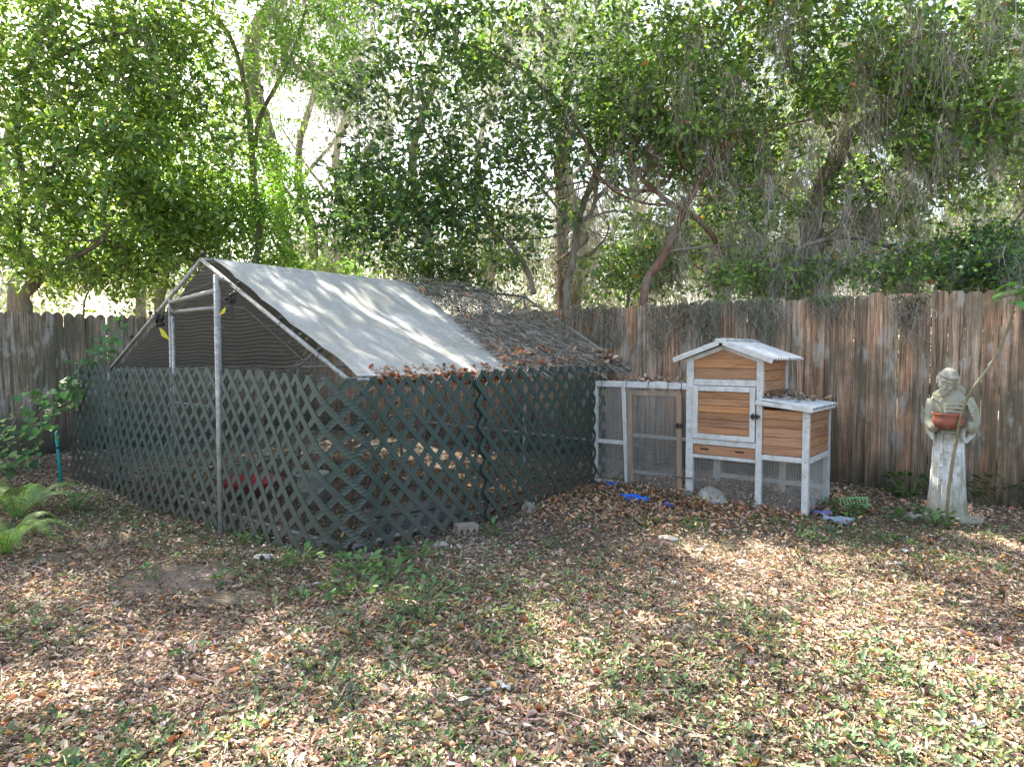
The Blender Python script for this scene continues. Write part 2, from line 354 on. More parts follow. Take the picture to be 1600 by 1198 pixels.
# leaf litter
LP = [(.42, .325, .25), (.33, .25, .19), (.49, .40, .32), (.21, .165, .125), (.42, .22, .10), (.28, .13, .07), (.40, .32, .255), (.46, .32, .16), (.13, .10, .075), (.50, .45, .39)]
LW = [22, 22, 9, 18, 6, 4, 14, 4, 15, 1.5]
def litter(name, x, y, tpl, Ls, tilt, lift, zf=gz, P=LP, Wt=LW):
    n = len(x); yaw = RNG.random(n) * 6.283; el = RNG.normal(0, tilt, n)
    d = np.stack([np.cos(yaw) * np.cos(el), np.sin(yaw) * np.cos(el), np.sin(el)], 1)
    up = np.stack([RNG.normal(0, tilt, n), RNG.normal(0, tilt, n), np.ones(n)], 1)
    L = np.clip(RNG.lognormal(math.log(Ls), .52, n), .006, .05); W = L * RNG.uniform(.28, .55, n)
    p = np.stack([x, y, zf(x, y) + lift * RNG.random(n) + .003], 1)
    c = pal(n, P, Wt, .24) * (1 + .16 * np.clip(fbm(x * 1.3, y * 1.6), -1.5, 1.5))[:, None]
    v, f = leaves(p, d, up, L, W, tpl, RNG.normal(.6, 1.6, n)); return v, f, rep(c, tpl)
def cat(parts):
    V_, F_, C_ = [], [], []; k = 0
    for v, f, c in parts: V_.append(v); F_.append(f + k); C_.append(c); k += len(v)
    return np.concatenate(V_), np.concatenate(F_), np.concatenate(C_)
x, y = fr_pts(175000, 1.75, 4.6); k = ~(insoil(x, y) & (RNG.random(len(x)) < .93)); a1 = litter('a', x[k], y[k], OVAL, .0165, .22, .014)
x, y = fr_pts(115000, 4.4, 9.2, .84, .8); k = ~(insoil(x, y) & (RNG.random(len(x)) < .93)); a2 = litter('a', x[k], y[k], KITE, .0235, .25, .018)
xm = RNG.normal(1.3, .9, 9000); ym = RNG.normal(6.0, .45, 9000); a3 = litter('a', xm, ym, OVAL, .036, .4, .06, P=[(.40, .22, .12), (.30, .15, .08), (.42, .30, .19), (.24, .17, .12), (.36, .28, .21)], Wt=[3, 3, 3, 3, 3])
setp(bulk('leaf_litter', *cat([a1, a2, a3]), M['litter']), 'brown and tan fallen leaves strewn thickly over the whole yard', 'fallen leaves', kind='stuff')
n = 70000; x, y = fr_pts(n, 1.75, 7.5, .86, .8); k = ~(insoil(x, y) & (RNG.random(n) < .6)); x, y = x[k], y[k]; n = len(x); yaw = RNG.random(n) * 6.283
d = np.stack([np.cos(yaw), np.sin(yaw), RNG.normal(0, .15, n)], 1); Lb = RNG.uniform(.012, .045, n)
v, f = leaves(np.stack([x, y, gz(x, y) + RNG.uniform(.008, .026, n)], 1), d, np.tile((0, 0, 1.), (n, 1)), Lb, RNG.uniform(.0015, .004, n), KITE)
setp(bulk('dry_mulch', v, f, rep(pal(n, [(.30, .24, .18), (.20, .16, .12), (.40, .34, .27), (.12, .095, .07)], [3, 3, 2, 2], .2), KITE), M['litter']), 'fine matted straw and leaf fragments over the yard soil', 'mulch', kind='stuff')
# big single leaves and twigs among the litter
x, y = fr_pts(420, 1.8, 8); a4 = litter('a', x, y, OVAL, .048, .3, .03, P=[(.42, .19, .07), (.38, .30, .22), (.5, .33, .12), (.28, .11, .05)], Wt=[4, 4, 2, 2])
setp(bulk('large_fallen_leaves', *a4, M['litter']), 'larger orange and tan curled leaves lying on the leaf litter', 'fallen leaves', kind='stuff')
# grass blades and small broadleaf weeds
n = 64000; x, y = fr_pts(n, 1.75, 6.6); k = (fbm(x, y) + RNG.normal(0, .7, n) > .1) & ~insoil(x, y); x, y = x[k], y[k]; n = len(x)
d = np.stack([RNG.normal(0, .8, n), RNG.normal(0, .8, n), RNG.uniform(.1, .9, n)], 1); Lb = RNG.uniform(.02, .055, n)
v, f = leaves(np.stack([x, y, gz(x, y)], 1), d, rdir(n), Lb, np.full(n, .0035) + Lb * .03, KITE)
setp(bulk('grass', v, f, rep(pal(n, [(.10, .13, .05), (.20, .19, .10), (.07, .10, .035), (.33, .28, .18)], [4, 4, 3, 4], .2), KITE), M['weed']), 'thin short grass blades growing among the fallen leaves', 'grass', kind='stuff')
n = 8200; x, y = fr_pts(n, 1.75, 6.6); bias = .9 * np.exp(-((x + .1) ** 2 + (y - 2.3) ** 2) / 1.2) + .5 * np.exp(-((x + .4) ** 2 + (y - 3.9) ** 2) / .6)
k = (fbm(x, y) + 1.6 * bias + RNG.normal(0, .8, n) > .35) & ~insoil(x, y); x, y = x[k], y[k]; ns = len(x); nl = 7
sz = np.repeat(RNG.uniform(.6, 1.5, ns), nl); X_ = np.repeat(x, nl); Y_ = np.repeat(y, nl); yaw = RNG.random(ns * nl) * 6.283; rr = RNG.uniform(0, .03, ns * nl) * sz
el = RNG.uniform(0, .9, ns * nl); d = np.stack([np.cos(yaw) * np.cos(el), np.sin(yaw) * np.cos(el), np.sin(el)], 1)
pp = np.stack([X_ + np.cos(yaw) * rr, Y_ + np.sin(yaw) * rr, gz(X_, Y_) + RNG.uniform(.006, .032, ns * nl) * sz], 1)
Lw = RNG.uniform(.012, .027, ns * nl) * sz
v, f = leaves(pp, d, np.tile((0, 0, 1.), (ns * nl, 1)), Lw, Lw * .62, OVAL, 1.0)
cw = np.repeat(pal(ns, [(.095, .16, .065), (.07, .125, .06), (.14, .21, .075), (.09, .14, .08)], [4, 4, 2, 3], .15), nl, 0) * RNG.uniform(.85, 1.15, (ns * nl, 1))
setp(bulk('weeds', v, f, rep(cw, OVAL), M['weed']), 'low green broadleaf weeds dotted over the yard', 'weeds', kind='stuff')
# scattered twigs
tw = MB()
for i in range(900):
    y_ = random.uniform(1.8, 8); x_ = random.uniform(-.8, .8) * y_; a = random.random() * 6.28; L = random.uniform(.05, .22); z = float(gz(x_, y_)) + .02
    tw.tube([(x_, y_, z), (x_ + L / 2 * math.cos(a), y_ + L / 2 * math.sin(a), z + .012), (x_ + L * math.cos(a + .25), y_ + L * math.sin(a + .25), z - .005)], random.uniform(.001, .0026), 3, random.choice([(.2, .16, .12), (.3, .26, .21), (.11, .08, .06)]))
setp(tw.build('twigs', M['col']), 'thin dry twigs scattered among the fallen leaves', 'twigs', kind='stuff')

# ================================================================== FENCES
def fence(name, label, A, B, nrm, h, cols, seed, arch, parent_label=None):
    rnd = random.Random(seed); A = np.array(A); B = np.array(B); L = np.linalg.norm(B - A); d = (B - A) / L; nrm = np.array(nrm)
    e = empty(name, A + 0); setp(e, label, 'fence'); A0 = A * 0
    mb = MB(); s = 0.0; hh = h
    while s < L:
        w_ = .128 + rnd.uniform(-.006, .006); gap = rnd.choice([.001, .002, .002, .003, .004, .007]); hh = .8 * hh + .2 * (h + rnd.uniform(-.035, .035)); top = hh + rnd.uniform(-.012, .012)
        if rnd.random() < .03: top -= rnd.uniform(.06, .16)
        off = rnd.uniform(-.006, .006); tw_ = rnd.uniform(-.007, .007); ln = rnd.uniform(-.006, .006); col = rnd.choice(cols); f_ = rnd.uniform(.75, 1.2); col = tuple(q * f_ for q in col)
        z0 = float(gz(*(A + d * s)[:2])) - .05; pr = []
        ear = .028 if not arch else .045
        if arch: prof = [(0, top - .05), (.18, top - .018), (.38, top), (.62, top), (.82, top - .018), (1, top - .05)]
        else: prof = [(0, top - ear), (.22, top), (.78, top), (1, top - ear)]
        ring = [(0, z0)] + [(q, z0 + (prof[0][1] - z0) * 1) for q in ()] + prof + [(1, z0)]
        vs = []
        for side in (0, 1):
            for q, z in ring:
                o_ = off + (tw_ if q > .5 else -tw_) + (side * -.017)
                vs.append(d * (s + w_ * q + ln * (z / h)) + nrm * o_ + ZV * z)
        n = len(ring); fs = [tuple(range(n)), tuple(range(2 * n - 1, n - 1, -1))] + [(i, i + n, (i + 1) % n + n, (i + 1) % n) for i in range(n)]
        mb.add(vs, fs, col); s += w_ + gap
    mb.build('pickets', M['fence'], e)
    for z in (.35, 1.0, 1.62):
        r_ = MB(); r_.beam(nrm * -.045 + ZV * z, d * L + nrm * -.045 + ZV * z, .04, .088, (0, 0, 1), (.13, .10, .08)); r_.build('rail', M['fence'], e)
    k = .3
    while k < L:
        p_ = MB(); q = d * k + nrm * -.112; p_.beam(q - ZV * .1, q + ZV * (h - .05), .088, .088, d, (.13, .11, .09)); p_.build('post', M['fence'], e); k += 2.4
    return e
UB = 7.30; VL = 10.25
cor = U * UB + V * VL; back_end = U * UB + V * (-4.2); left_end = U * (-1.5) + V * VL
fence('wooden_fence', 'tall reddish brown dog-eared picket fence along the back, behind the coop and statue', cor, back_end, -U, 1.90,
      [(.31, .20, .14), (.26, .175, .125), (.36, .215, .14), (.28, .205, .155), (.24, .17, .125), (.33, .25, .19)], 3, False)
fence('wooden_fence', 'darker grey picket fence with rounded tops at the left edge behind the vine', left_end, cor, -V, 1.86,
      [(.18, .15, .115), (.15, .125, .095), (.21, .17, .13), (.16, .135, .11)], 5, True)

# ================================================================== CHICKEN RUN (metal frame, wire, tarp)
run = empty('chicken_run', P0); setp(run, 'gabled chicken run of galvanised pipe and wire under a white tarp', 'chicken run')
def loc(p): return np.array(p) - P0
PR = .0165
def pipe(name, pts, r=PR, m='steel'):
    b = MB(); b.tube([loc(p) for p in pts], r, 10); return b.build(name, M[m], run, smooth=True)
def postat(p, m='steel'): g = np.array(p); return pipe('post', [(g[0], g[1], -.05), (g[0], g[1], g[2])], m=m)
mid = lambda a, b, k: a + (b - a) * k
for i, k in enumerate((0, .5, 1.0)):
    e_, r_, l_ = mid(E0, E1, k), mid(R0, R1, k), mid(L0, L1, k)
    pipe('rafter', [e_, r_]); pipe('rafter', [r_, l_]); postat(e_, 'rust' if i == 0 else 'steel'); postat(l_)
    if i: postat(r_)
pipe('ridge_pole', [R0, R1]); pipe('eave_rail', [E0, E1]); pipe('eave_rail', [L0, L1]); pipe('eave_rail', [mid(E1, L1, .0), L1])
pipe('base_rail', [P0 + ZV * .04, P0 + U * 3.8 + ZV * .04]); pipe('base_rail', [P0 + V * 3.82 + ZV * .04, P0 + V * 3.82 + U * 4.38 + ZV * .04]); pipe('base_rail', [P0 + U * 4.0 + ZV * .30, P0 + U * 4.38 + V * 3.8 + ZV * .30])
pipe('base_rail', [P0 + V * 1.8 + ZV * .04, P0 + ZV * .04])
# small rusty wire posts in the side wall
for k in (1.9,): pass
# door frame in the gable: outer pair in the wall plane, inner pair = the door
d1 = P0 + V * 1.08 - U * .32; d2 = P0 + V * 2.48; h1 = 1.90; h2 = HE + (3.82 - 2.48) / RW * (HR - HE)
pipe('door_post', [d1 + ZV * -.05, d1 + ZV * h1], .0175); pipe('door_brace', [d1 + ZV * (h1 - .02), P0 + V * 1.47 + ZV * (h1 - .015)], .012); pipe('door_post', [d2 + ZV * -.05, d2 + ZV * (h2 - .01)])
pipe('door_header', [d1 + ZV * 1.785, d2 + ZV * 1.785]);
dr = MB()
q1 = loc(P0 + V * 1.585 - U * .03); q2 = loc(d2 - U * .0 - V * .05)
dr.tube([q1 + ZV * .06, q1 + ZV * 1.86], .016, 8); dr.tube([q2 + ZV * .06, q2 + ZV * 1.66], .016, 8); dr.tube([q1 + ZV * 1.70, q2 + ZV * 1.70], .016, 8); dr.tube([q1 + ZV * .08, q2 + ZV * .08], .016, 8); dr.tube([q1 + ZV * .9, q2 + ZV * .9], .012, 8)
door = dr.build('door', M['steel'], run, smooth=True)
# spiral wire binding on door bars and posts
sb = MB()
for a, b in ((d1 + ZV * 1.785, d2 + ZV * 1.785), (q1 + P0 + ZV * 1.70, q2 + P0 + ZV * 1.70), (d2 + ZV * .9, d2 + ZV * 1.7), (d1 + ZV * 1.1, d1 + ZV * 1.85)):
    a = loc(a); b = loc(b); n = int(np.linalg.norm(b - a) / .006); ax = (b - a) / np.linalg.norm(b - a); s1 = np.cross(ax, U); s1 /= np.linalg.norm(s1)
    s2 = np.cross(ax, s1); s_ = [a + (b - a) * i / n + .021 * (s1 * math.cos(i * 1.25) + s2 * math.sin(i * 1.25)) for i in range(n)]; sb.tube(s_, .0012, 3, cap=False)
sb.build('wire_binding', M['wire'], run)
# hexagonal wire netting
def hexwire(fn, W, H, ok, cell=.046, r=.0011):
    segs = []; sx_, sy_ = cell, cell * .866; R = cell / 1.732
    ni, nj = int(W / cell) + 2, int(H / (1.5 * R)) + 2
    pts = []
    for j in range(nj):
        for i in range(ni):
            cx = i * cell + (cell / 2 if j % 2 else 0); cy = j * 1.5 * R
            a = (cx, cy - R / 2 + 0); b = (cx, cy + R / 2)
            top = (cx, cy + R / 2); 
            segs.append((a, b)); segs.append((b, (cx + cell / 2, cy + R))); segs.append((b, (cx - cell / 2, cy + R)))
    P = []; Q = []
    for a, b in segs:
        mx_, my_ = (a[0] + b[0]) / 2, (a[1] + b[1]) / 2
        if 0 < mx_ < W and 0 < my_ < H and ok(mx_, my_): P.append(fn(*a)); Q.append(fn(*b))
    P = np.array(P) - P0; Q = np.array(Q) - P0
    P = P + RNG.normal(0, .0008, P.shape); d = Q - P; ln = np.linalg.norm(d, axis=1, keepdims=True); d /= ln
    s1 = np.cross(d, np.array([.3, .5, .81])); s1 /= np.linalg.norm(s1, axis=1, keepdims=True); s2 = np.cross(d, s1)
    vs = []
    for e in (P, Q):
        for k in range(3): t_ = k * 2.0944; vs.append(e + r * (s1 * math.cos(t_) + s2 * math.sin(t_)))
    v = np.stack(vs, 1).reshape(-1, 3); base = (np.arange(len(P)) * 6)[:, None]
    f = np.concatenate([base + np.array([[0, 1, 4, 3]]), base + np.array([[1, 2, 5, 4]]), base + np.array([[2, 0, 3, 5]])])
    return v, f
wob = lambda s, z: .010 * math.sin(5 * s + 2 * z) + .008 * math.sin(7 * z)
def gable_fn(off): return lambda s, z: P0 + U * (off + wob(s, z)) + V * (s + .012 * math.sin(6 * z + 2 * s)) + ZV * (z + .016 * math.sin(3.1 * s + 1) + .010 * math.sin(8 * s + 4 * z))
def under(s, z, m_=.0): return z < HE + min(s, 3.82 - s) / RW * (HR - HE) - m_
def wirepart(args): v, f = hexwire(*args[:4], **(args[4] if len(args) > 4 else {})); bulk('wire_netting', v, f, np.ones((len(v), 3)), M['wire'], run)
wirepart((gable_fn(.0), 3.82, 2.1, lambda s, z: under(s, z), dict(cell=.034, r=.0008)))
wirepart((lambda s, z: P0 + U * s + V * (.02 + wob(s, z)) + ZV * z, 3.8, HE, lambda s, z: True, dict(r=.0012)))
wirepart((lambda s, z: P0 + V * s + U * (4.0 + .1 * s) + ZV * z, 3.8, 1.9, lambda s, z: under(s, z), dict(cell=.07, r=.001)))
wirepart((lambda s, z: P0 + U * s + V * 3.8 + ZV * z, 4.2, HE, lambda s, z: True, dict(cell=.07, r=.001)))
SLN = math.hypot(RW, HR - HE)
wirepart((lambda s, z: slope(2.0 + s, z / SLN, .022), 2.2, SLN, lambda s, z: True, dict(r=.0012)))
wirepart((lambda s, z: slope(2.0 + s, z / SLN, .022, -1), 2.2, SLN, lambda s, z: True, dict(cell=.07)))
# tarp: both slopes, sagging between the frames, hem scalloped by its ties
tv = []; nT, nQ = 60, 90; T0, T1 = .07, 2.02
for i in range(nT + 1):
    a = i / nT
    for j in range(nQ + 1):
        q2 = j / nQ * 2 - 1; side = 1 if q2 < 0 else -1; q = 1 - abs(q2); q = q * 1.0
        hem = .014 * abs(math.sin(q * math.pi * 5)) * (1 - a) ** 6 if a < .3 else 0
        t_ = T0 + (T1 - T0) * a + hem * 1.6 + (.16 * (q) * a ** 3)
        sag = -.045 * math.sin(math.pi * min(1, a * 1.02)) * math.sin(math.pi * min(1, q * 1.02)) - .012 * math.sin(a * 19 + q * 5) * q * (1 - q) * 2 - .006 * math.sin(q * 17 + a * 6 + 2 * math.sin(5 * a)) * math.sin(math.pi * a)
        crease = .004 * math.sin(a * 31 + 9 * q + 2 * math.sin(7 * q)) * math.sin(math.pi * q) + .012 * math.sin(9 * a + 2) * math.exp(-((q - .18) / .12) ** 2)
        tv.append(loc(slope(t_, q, .026 + sag + crease, side)))
tv = np.array(tv); ii = (np.arange(nT)[:, None] * (nQ + 1) + np.arange(nQ)[None]).ravel()
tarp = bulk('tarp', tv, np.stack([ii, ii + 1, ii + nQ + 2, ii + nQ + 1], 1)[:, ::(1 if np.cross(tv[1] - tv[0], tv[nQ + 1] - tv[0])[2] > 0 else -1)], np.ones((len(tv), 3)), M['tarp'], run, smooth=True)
# ball ties on the edge of the tarp
for side, qs in ((1, (.16, .40, .70, .99)), (-1, (.30, .52, .76))):
    for q in qs:
        b = MB(); c = loc(slope(-.01, q, .045, side)); b.ball(c + ZV * .01, .017); c2 = loc(slope(.10, q, .02, side)); c3 = loc(slope(-.03, q, -.02, side)); b.tube([c, c2, c3, c], .0035, 5); b.build('ball_tie', M['black'], run, smooth=True)
for q in (.22, .50, .78):
    b = MB(); b.tube([loc(slope(2.0 + .12 * q, q, .03)), loc(slope(2.09 + .12 * q, q + .01, .035))], .006, 5); b.build('ball_tie', M['black'], run)
b = MB(); b.tube([loc(gable_fn(-.02)(.10, 1.12)), loc(gable_fn(-.02)(.5, 1.30)), loc(gable_fn(-.02)(1.2, 1.70)), loc(gable_fn(-.02)(2.1, 1.76)), loc(gable_fn(-.02)(2.9, 1.60))], .004, 5); b.build('cord', M['black'], run)
b = MB(); b.tube([loc(gable_fn(-.02)(1.5, 1.93)), loc(gable_fn(-.02)(2.35, 1.80))], .004, 5); b.build('cord', M['black'], run)
# black bird scarers with yellow leaves hanging in the gable
def hang(px, py, label, tall):
    p = at(px, py, 5.0 if px > 300 else 5.75); e = empty('bird_scarer', p); setp(e, label, 'ornament')
    b = MB()
    if tall:
        for i in range(14): b.ball((random.uniform(-.03, .03), random.uniform(-.01, .01), random.uniform(-.02, .05)), random.uniform(.008, .018), nu=6, nv=4)
        b.box((-.008, -.004, -.14), (.018, .004, -.03))
    else:
        for i in range(22): b.ball((random.uniform(-.03, .03), random.uniform(-.015, .015), random.uniform(-.055, .05)), random.uniform(.010, .02), nu=6, nv=4)
        b.tube([(-.03, 0, .0), (-.035, 0, .07)], .006, 5); b.tube([(.03, 0, .0), (.03, 0, .07)], .006, 5)
    b.tube([(0, 0, .03), (.0, 0, .15)], .0015, 4); b.build('body', M['black'], e)
    l = MB(); 
    s = 1.0 if not tall else .55; ox, oz = (0, -.06) if not tall else (-.03, -.055); sg = 1 if not tall else -1
    l.add([(ox, -.02, oz), (ox + sg * .045 * s, -.022, oz - .03 * s), (ox + sg * .095 * s, -.02, oz - .115 * s), (ox + sg * .02 * s, -.018, oz - .075 * s), (ox + sg * .03 * s, -.026, oz - .055 * s)], [(0, 1, 4), (1, 2, 4), (2, 3, 4), (3, 0, 4)], (.55, .52, .05)); l.build('yellow_tag', M['weed'], e)
hang(250, 500, 'black hanging bird scarer with large yellow leaf, left of the run door', False)
hang(361, 468, 'small black hanging strip with tiny yellow leaf, right of the run door', True)

# debris on netting half of the roof and the pile of leaves at the eave
db = MB(); 
for i in range(8200):
    t_ = 1.98 + random.random() ** 1.1 * 2.15; q = random.random() ** 1.35 * 1.02
    if t_ > 3.3 + .5 * (1 - q) and random.random() < .88: continue
    if random.random() > .72 + .35 * math.sin(5 * t_ + 2) * math.cos(7 * q + t_) + .3 * (1 - q): continue
    if t_ - 2 < .15 * q: continue
    a = random.random() * 6.28; L = random.uniform(.04, .26); p = slope(t_, q, random.uniform(.02, .075)); e1 = U; e2 = (R0 - E0) / np.linalg.norm(R0 - E0)
    dd = e1 * math.cos(a) + e2 * math.sin(a); nn = np.cross(e1, e2); nn = nn if nn[2] > 0 else -nn; bnd = (e2 * math.cos(a) - e1 * math.sin(a)) * random.uniform(-.3, .3) * L
    db.tube([p, p + dd * L * .5 + bnd + nn * random.uniform(0, .03), p + dd * L + nn * random.uniform(-.02, .02)], random.uniform(.0010, .0030), 3, random.choice([(.17, .15, .125), (.27, .25, .215), (.10, .085, .07), (.36, .34, .30), (.06, .052, .042)]), cap=False)
setp(db.build('roof_debris', M['col']), 'tangle of dead twigs and pine straw lying on the netting half of the run roof', 'debris', kind='stuff')
def slope_leaves(n, tr, qf, off, P, Wt, Ls=.055):
    t_ = RNG.uniform(tr[0], tr[1], n); q = qf(n); p = np.array([slope(a, b) for a, b in zip(t_, q)]); p[:, 2] += off(n)
    L = RNG.lognormal(math.log(Ls), .3, n); return leaves(p, rdir(n) * np.array((1, 1, .5)), rdir(n) + np.array((0, 0, 1.2)), L, L * .55, OVAL, RNG.normal(1, 1.5, n)) + (rep(pal(n, P, Wt, .2), OVAL),)
OP = [(.40, .17, .08), (.30, .12, .06), (.42, .28, .18), (.22, .10, .06), (.34, .22, .15)]
pA = slope_leaves(2300, (.25, 2.0), lambda n: RNG.random(n) ** 2 * .085 - .02, lambda n: RNG.random(n) ** 1.8 * .05 - .022, OP, [3, 4, 3, 3, 3], .036)
pB = slope_leaves(350, (1.9, 4.0), lambda n: RNG.random(n) ** 1.5 * .20, lambda n: RNG.random(n) * .05 + .03, OP, [3, 3, 4, 2, 4])
pC = slope_leaves(130, (2.1, 4.0), lambda n: RNG.random(n) * .9, lambda n: RNG.random(n) * .05 + .03, OP, [5, 3, 3, 1, 2])
pD = slope_leaves(120, (.1, 2.6), lambda n: RNG.random(n) * .01 - .01, lambda n: -RNG.random(n) * .30, OP, [5, 3, 3, 1, 2], .042)
setp(bulk('roof_leaves', *cat([pA, pB, pC, pD]), M['litter']), 'red brown dead leaves heaped along the eave of the tarp roof', 'fallen leaves', kind='stuff')
# grey moss and small greenery lodged on the ridge end of the netting
def strands(p, n_each, Lr, wid, spread, seg=5, cols=((.36, .35, .31), (.46, .44, .40), (.25, .24, .205))):
    P = np.repeat(p, n_each, 0); n = len(P); P = P + RNG.normal(0, 1, (n, 3)) * spread
    L = RNG.uniform(Lr[0], Lr[1], n) * np.repeat(RNG.uniform(.4, 1.25, len(p)), n_each); dr_ = RNG.normal(0, .16, (n, 2)); w_ = RNG.normal(0, 1, (n, seg + 1, 2)) * .028
    yaw = RNG.random(n) * 3.14; sd = np.stack([np.cos(yaw), np.sin(yaw), np.zeros(n)], 1) * (wid * RNG.uniform(.6, 1.5, n))[:, None]
    V_ = []
    for k in range(seg + 1):
        a = k / seg; c_ = P.copy(); c_[:, 2] -= L * a; c_[:, :2] += dr_ * a * L[:, None] + w_[:, k]; s_ = sd * (1 - .7 * a)
        V_ += [c_ - s_, c_ + s_]
    v = np.stack(V_, 1).reshape(-1, 3); b_ = (np.arange(n) * 2 * (seg + 1))[:, None]
    f = np.concatenate([b_ + np.array([[2 * k, 2 * k + 1, 2 * k + 3, 2 * k + 2]]) for k in range(seg)])
    c = np.repeat(pal(n, cols, [1] * len(cols), .2), 2 * (seg + 1), 0); return v, f, c

# ================================================================== LATTICE
path = [(-4.59, 7.17), (-3.85, 6.59), (-3.22, 6.09), (-2.60, 5.59), (-2.00, 5.115), (-1.62, 4.81), (-1.40, 4.60), (-1.21, 4.46), (-1.03, 4.47), (-.89, 4.68), (-.55, 5.11), (-.18, 5.57), (.20, 6.04), (.57, 6.50), (.90, 6.92)]
def catmull(P, n=12):
    P = [np.array(p, float) for p in P]; P = [2 * P[0] - P[1]] + P + [2 * P[-1] - P[-2]]; out = []
    for i in range(1, len(P) - 2):
        for k in range(n):
            t = k / n; out.append(.5 * ((2 * P[i]) + (-P[i - 1] + P[i + 1]) * t + (2 * P[i - 1] - 5 * P[i] + 4 * P[i + 1] - P[i + 2]) * t * t + (-P[i - 1] + 3 * P[i] - 3 * P[i + 1] + P[i + 2]) * t ** 3))
    out.append(P[-2]); return np.array(out)
LPt = catmull(path); seg = np.linalg.norm(np.diff(LPt, axis=0), axis=1); CUM = np.concatenate([[0], np.cumsum(seg)]); LT = CUM[-1]
def lpos(s):
    x_ = np.interp(s, CUM, LPt[:, 0]); y_ = np.interp(s, CUM, LPt[:, 1]); e = .10; tx = np.interp(s + e, CUM, LPt[:, 0]) - np.interp(s - e, CUM, LPt[:, 0]); ty = np.interp(s + e, CUM, LPt[:, 1]) - np.interp(s - e, CUM, LPt[:, 1])
    l = math.hypot(tx, ty) + 1e-9; return x_, y_, ty / l, -tx / l       # position and outward normal
def lattice(s0, s1, label, off, hb=0.0, H=1.20, ph=0.0):
    PX, PZ = .155, .170; k_ = PZ / PX; SW = .0415; mb = MB(); o_ = lpos((s0 + s1) / 2)
    ox, oy = o_[0], o_[1]
    for layer, sg in ((0, 1), (1, -1)):
        c_ = -H - 2; cs = np.arange(math.floor((s0 - H / k_) / PX) - 1, math.ceil((s1 + H / k_) / PX) + 2)
        for ci in cs:                                              # centre line: s = c*PX + sg*z/k
            base = ci * PX + ph * layer
            pts = []
            ns = 52; hw = SW / 2 / math.sin(math.atan(k_)) 
            for i in range(ns + 1):
                z = H * i / ns; s = base + sg * z / k_; pts.append((s, z))
            run_ = [(s, z) for s, z in pts if s0 - .001 <= s <= s1 + .001]
            if len(run_) < 2: continue
            # clip exactly to the panel ends
            def clipz(s_lim): return (s_lim - base) * sg * k_
            vs = []; fs = []
            zs = [z for s, z in run_]; za, zb = zs[0], zs[-1]
            for lim in (s0, s1):
                zc = clipz(lim)
                if 0 < zc < H:
                    if zc < za: za = zc
                    elif zc > zb: zb = zc
            zl = sorted(set([za] + [z for z in zs if za < z < zb] + [zb]))
            th = .0045; face = off + (0 if layer == 0 else th + .0006)
            for z in zl:
                s = base + sg * z / k_
                for dsx in (-hw, hw):
                    sc_ = min(max(s + dsx, s0), s1)
                    x_, y_, nx_, ny_ = lpos(sc_)
                    lean = .02 * math.sin(sc_ * 1.3) * (z / H) + np.interp(sc_, [0, .85, 1.6, 2.6, 3.1, 3.6, 3.9, 4.15, 4.4, 4.7, 5.0, 5.35, 6.4, LT], [.05, .10, .14, .12, .09, .12, .11, .05, .0, .05, .12, .16, .08, 0]) * (1 - z / H) ** 1.25
                    zz = z + hb + .012 * math.sin(sc_ * 2.1 + 1) + .015 * math.sin(sc_ * .9)
                    for f_ in (face, face - th): vs.append((x_ + nx_ * (f_ + lean) - ox, y_ + ny_ * (f_ + lean) - oy, zz))
            n = len(zl)
            for i in range(n - 1):
                a = i * 4; b = a + 4
                fs += [(a, a + 2, b + 2, b), (a + 3, a + 1, b + 1, b + 3), (a + 1, a, b, b + 1), (a + 2, a + 3, b + 3, b + 2)]
            fs += [(0, 1, 3, 2), ((n - 1) * 4, (n - 1) * 4 + 2, (n - 1) * 4 + 3, (n - 1) * 4 + 1)]
            mb.add(vs, fs)
    o = mb.build('lattice_panel', M['lattice']); o.location = (ox, oy, 0); setp(o, label, 'lattice', 'dark green lattice panels round the chicken run'); return o
sA = LT * 0 + 0.0; sB = CUM[4 * 12] - .9; sC = sB + 2.44
iC = np.argmin(np.abs(CUM - sC)); s_over = sC
# seam seen in the photo lies past the bend on the right-hand side
s_seam = 5.72
lattice(0.0, 1.36, 'farthest left dark green lattice panel, beside the teal stake', .02, .0)
lattice(1.28, 3.10, 'dark green lattice panel below the door of the chicken run', .03, .01)
lattice(3.02, s_seam + .06, 'dark green lattice panel bent round the near corner of the run', .04, 0, 1.20)
lattice(s_seam - .08, LT, 'right-hand dark green lattice panel ending at the white coop', .065, .012, 1.20, .0)

# ================================================================== things inside the run
def lathe_obj(name, p, prof, m_, label, cat_, col=(1, 1, 1)):
    b = MB(); b.lathe((0, 0, 0), prof, 28, col); o = b.build(name, m_, smooth=True); o.location = tuple(p); return setp(o, label, cat_)
p = gp(405, 800); p = np.array((-2.45, 6.35, 0.05))
lathe_obj('feeding_bowl', p, [(.16, 0), (.22, .03), (.29, .10), (.30, .105), (.275, .095), (.20, .03), (.0, .025)], M['col'], 'wide red plastic feeding bowl on the floor behind the lattice', 'bowl', (.42, .04, .045))
lathe_obj('bucket', (-1.75, 5.95, .02), [(.11, 0), (.125, .13), (.14, .27), (.147, .272), (.147, .25), (.132, .25), (.118, .02), (0, .02)], M['col'], 'dull white bucket standing inside the run near the corner post', 'bucket', (.36, .36, .35))
b = MB(); b.box((-.35, -.12, 0), (.35, .12, .16), (.12, .12, .125)); b.box((-.35, -.1, .16), (.3, .12, .19), (.14, .14, .14)); o = b.build('plastic_trough', M['rock'], bevel=.02); o.location = (-.75, 5.1, .0); o.rotation_euler = (0, 0, rad(35)); setp(o, 'grey trough lying low inside the run behind the bent lattice', 'trough')
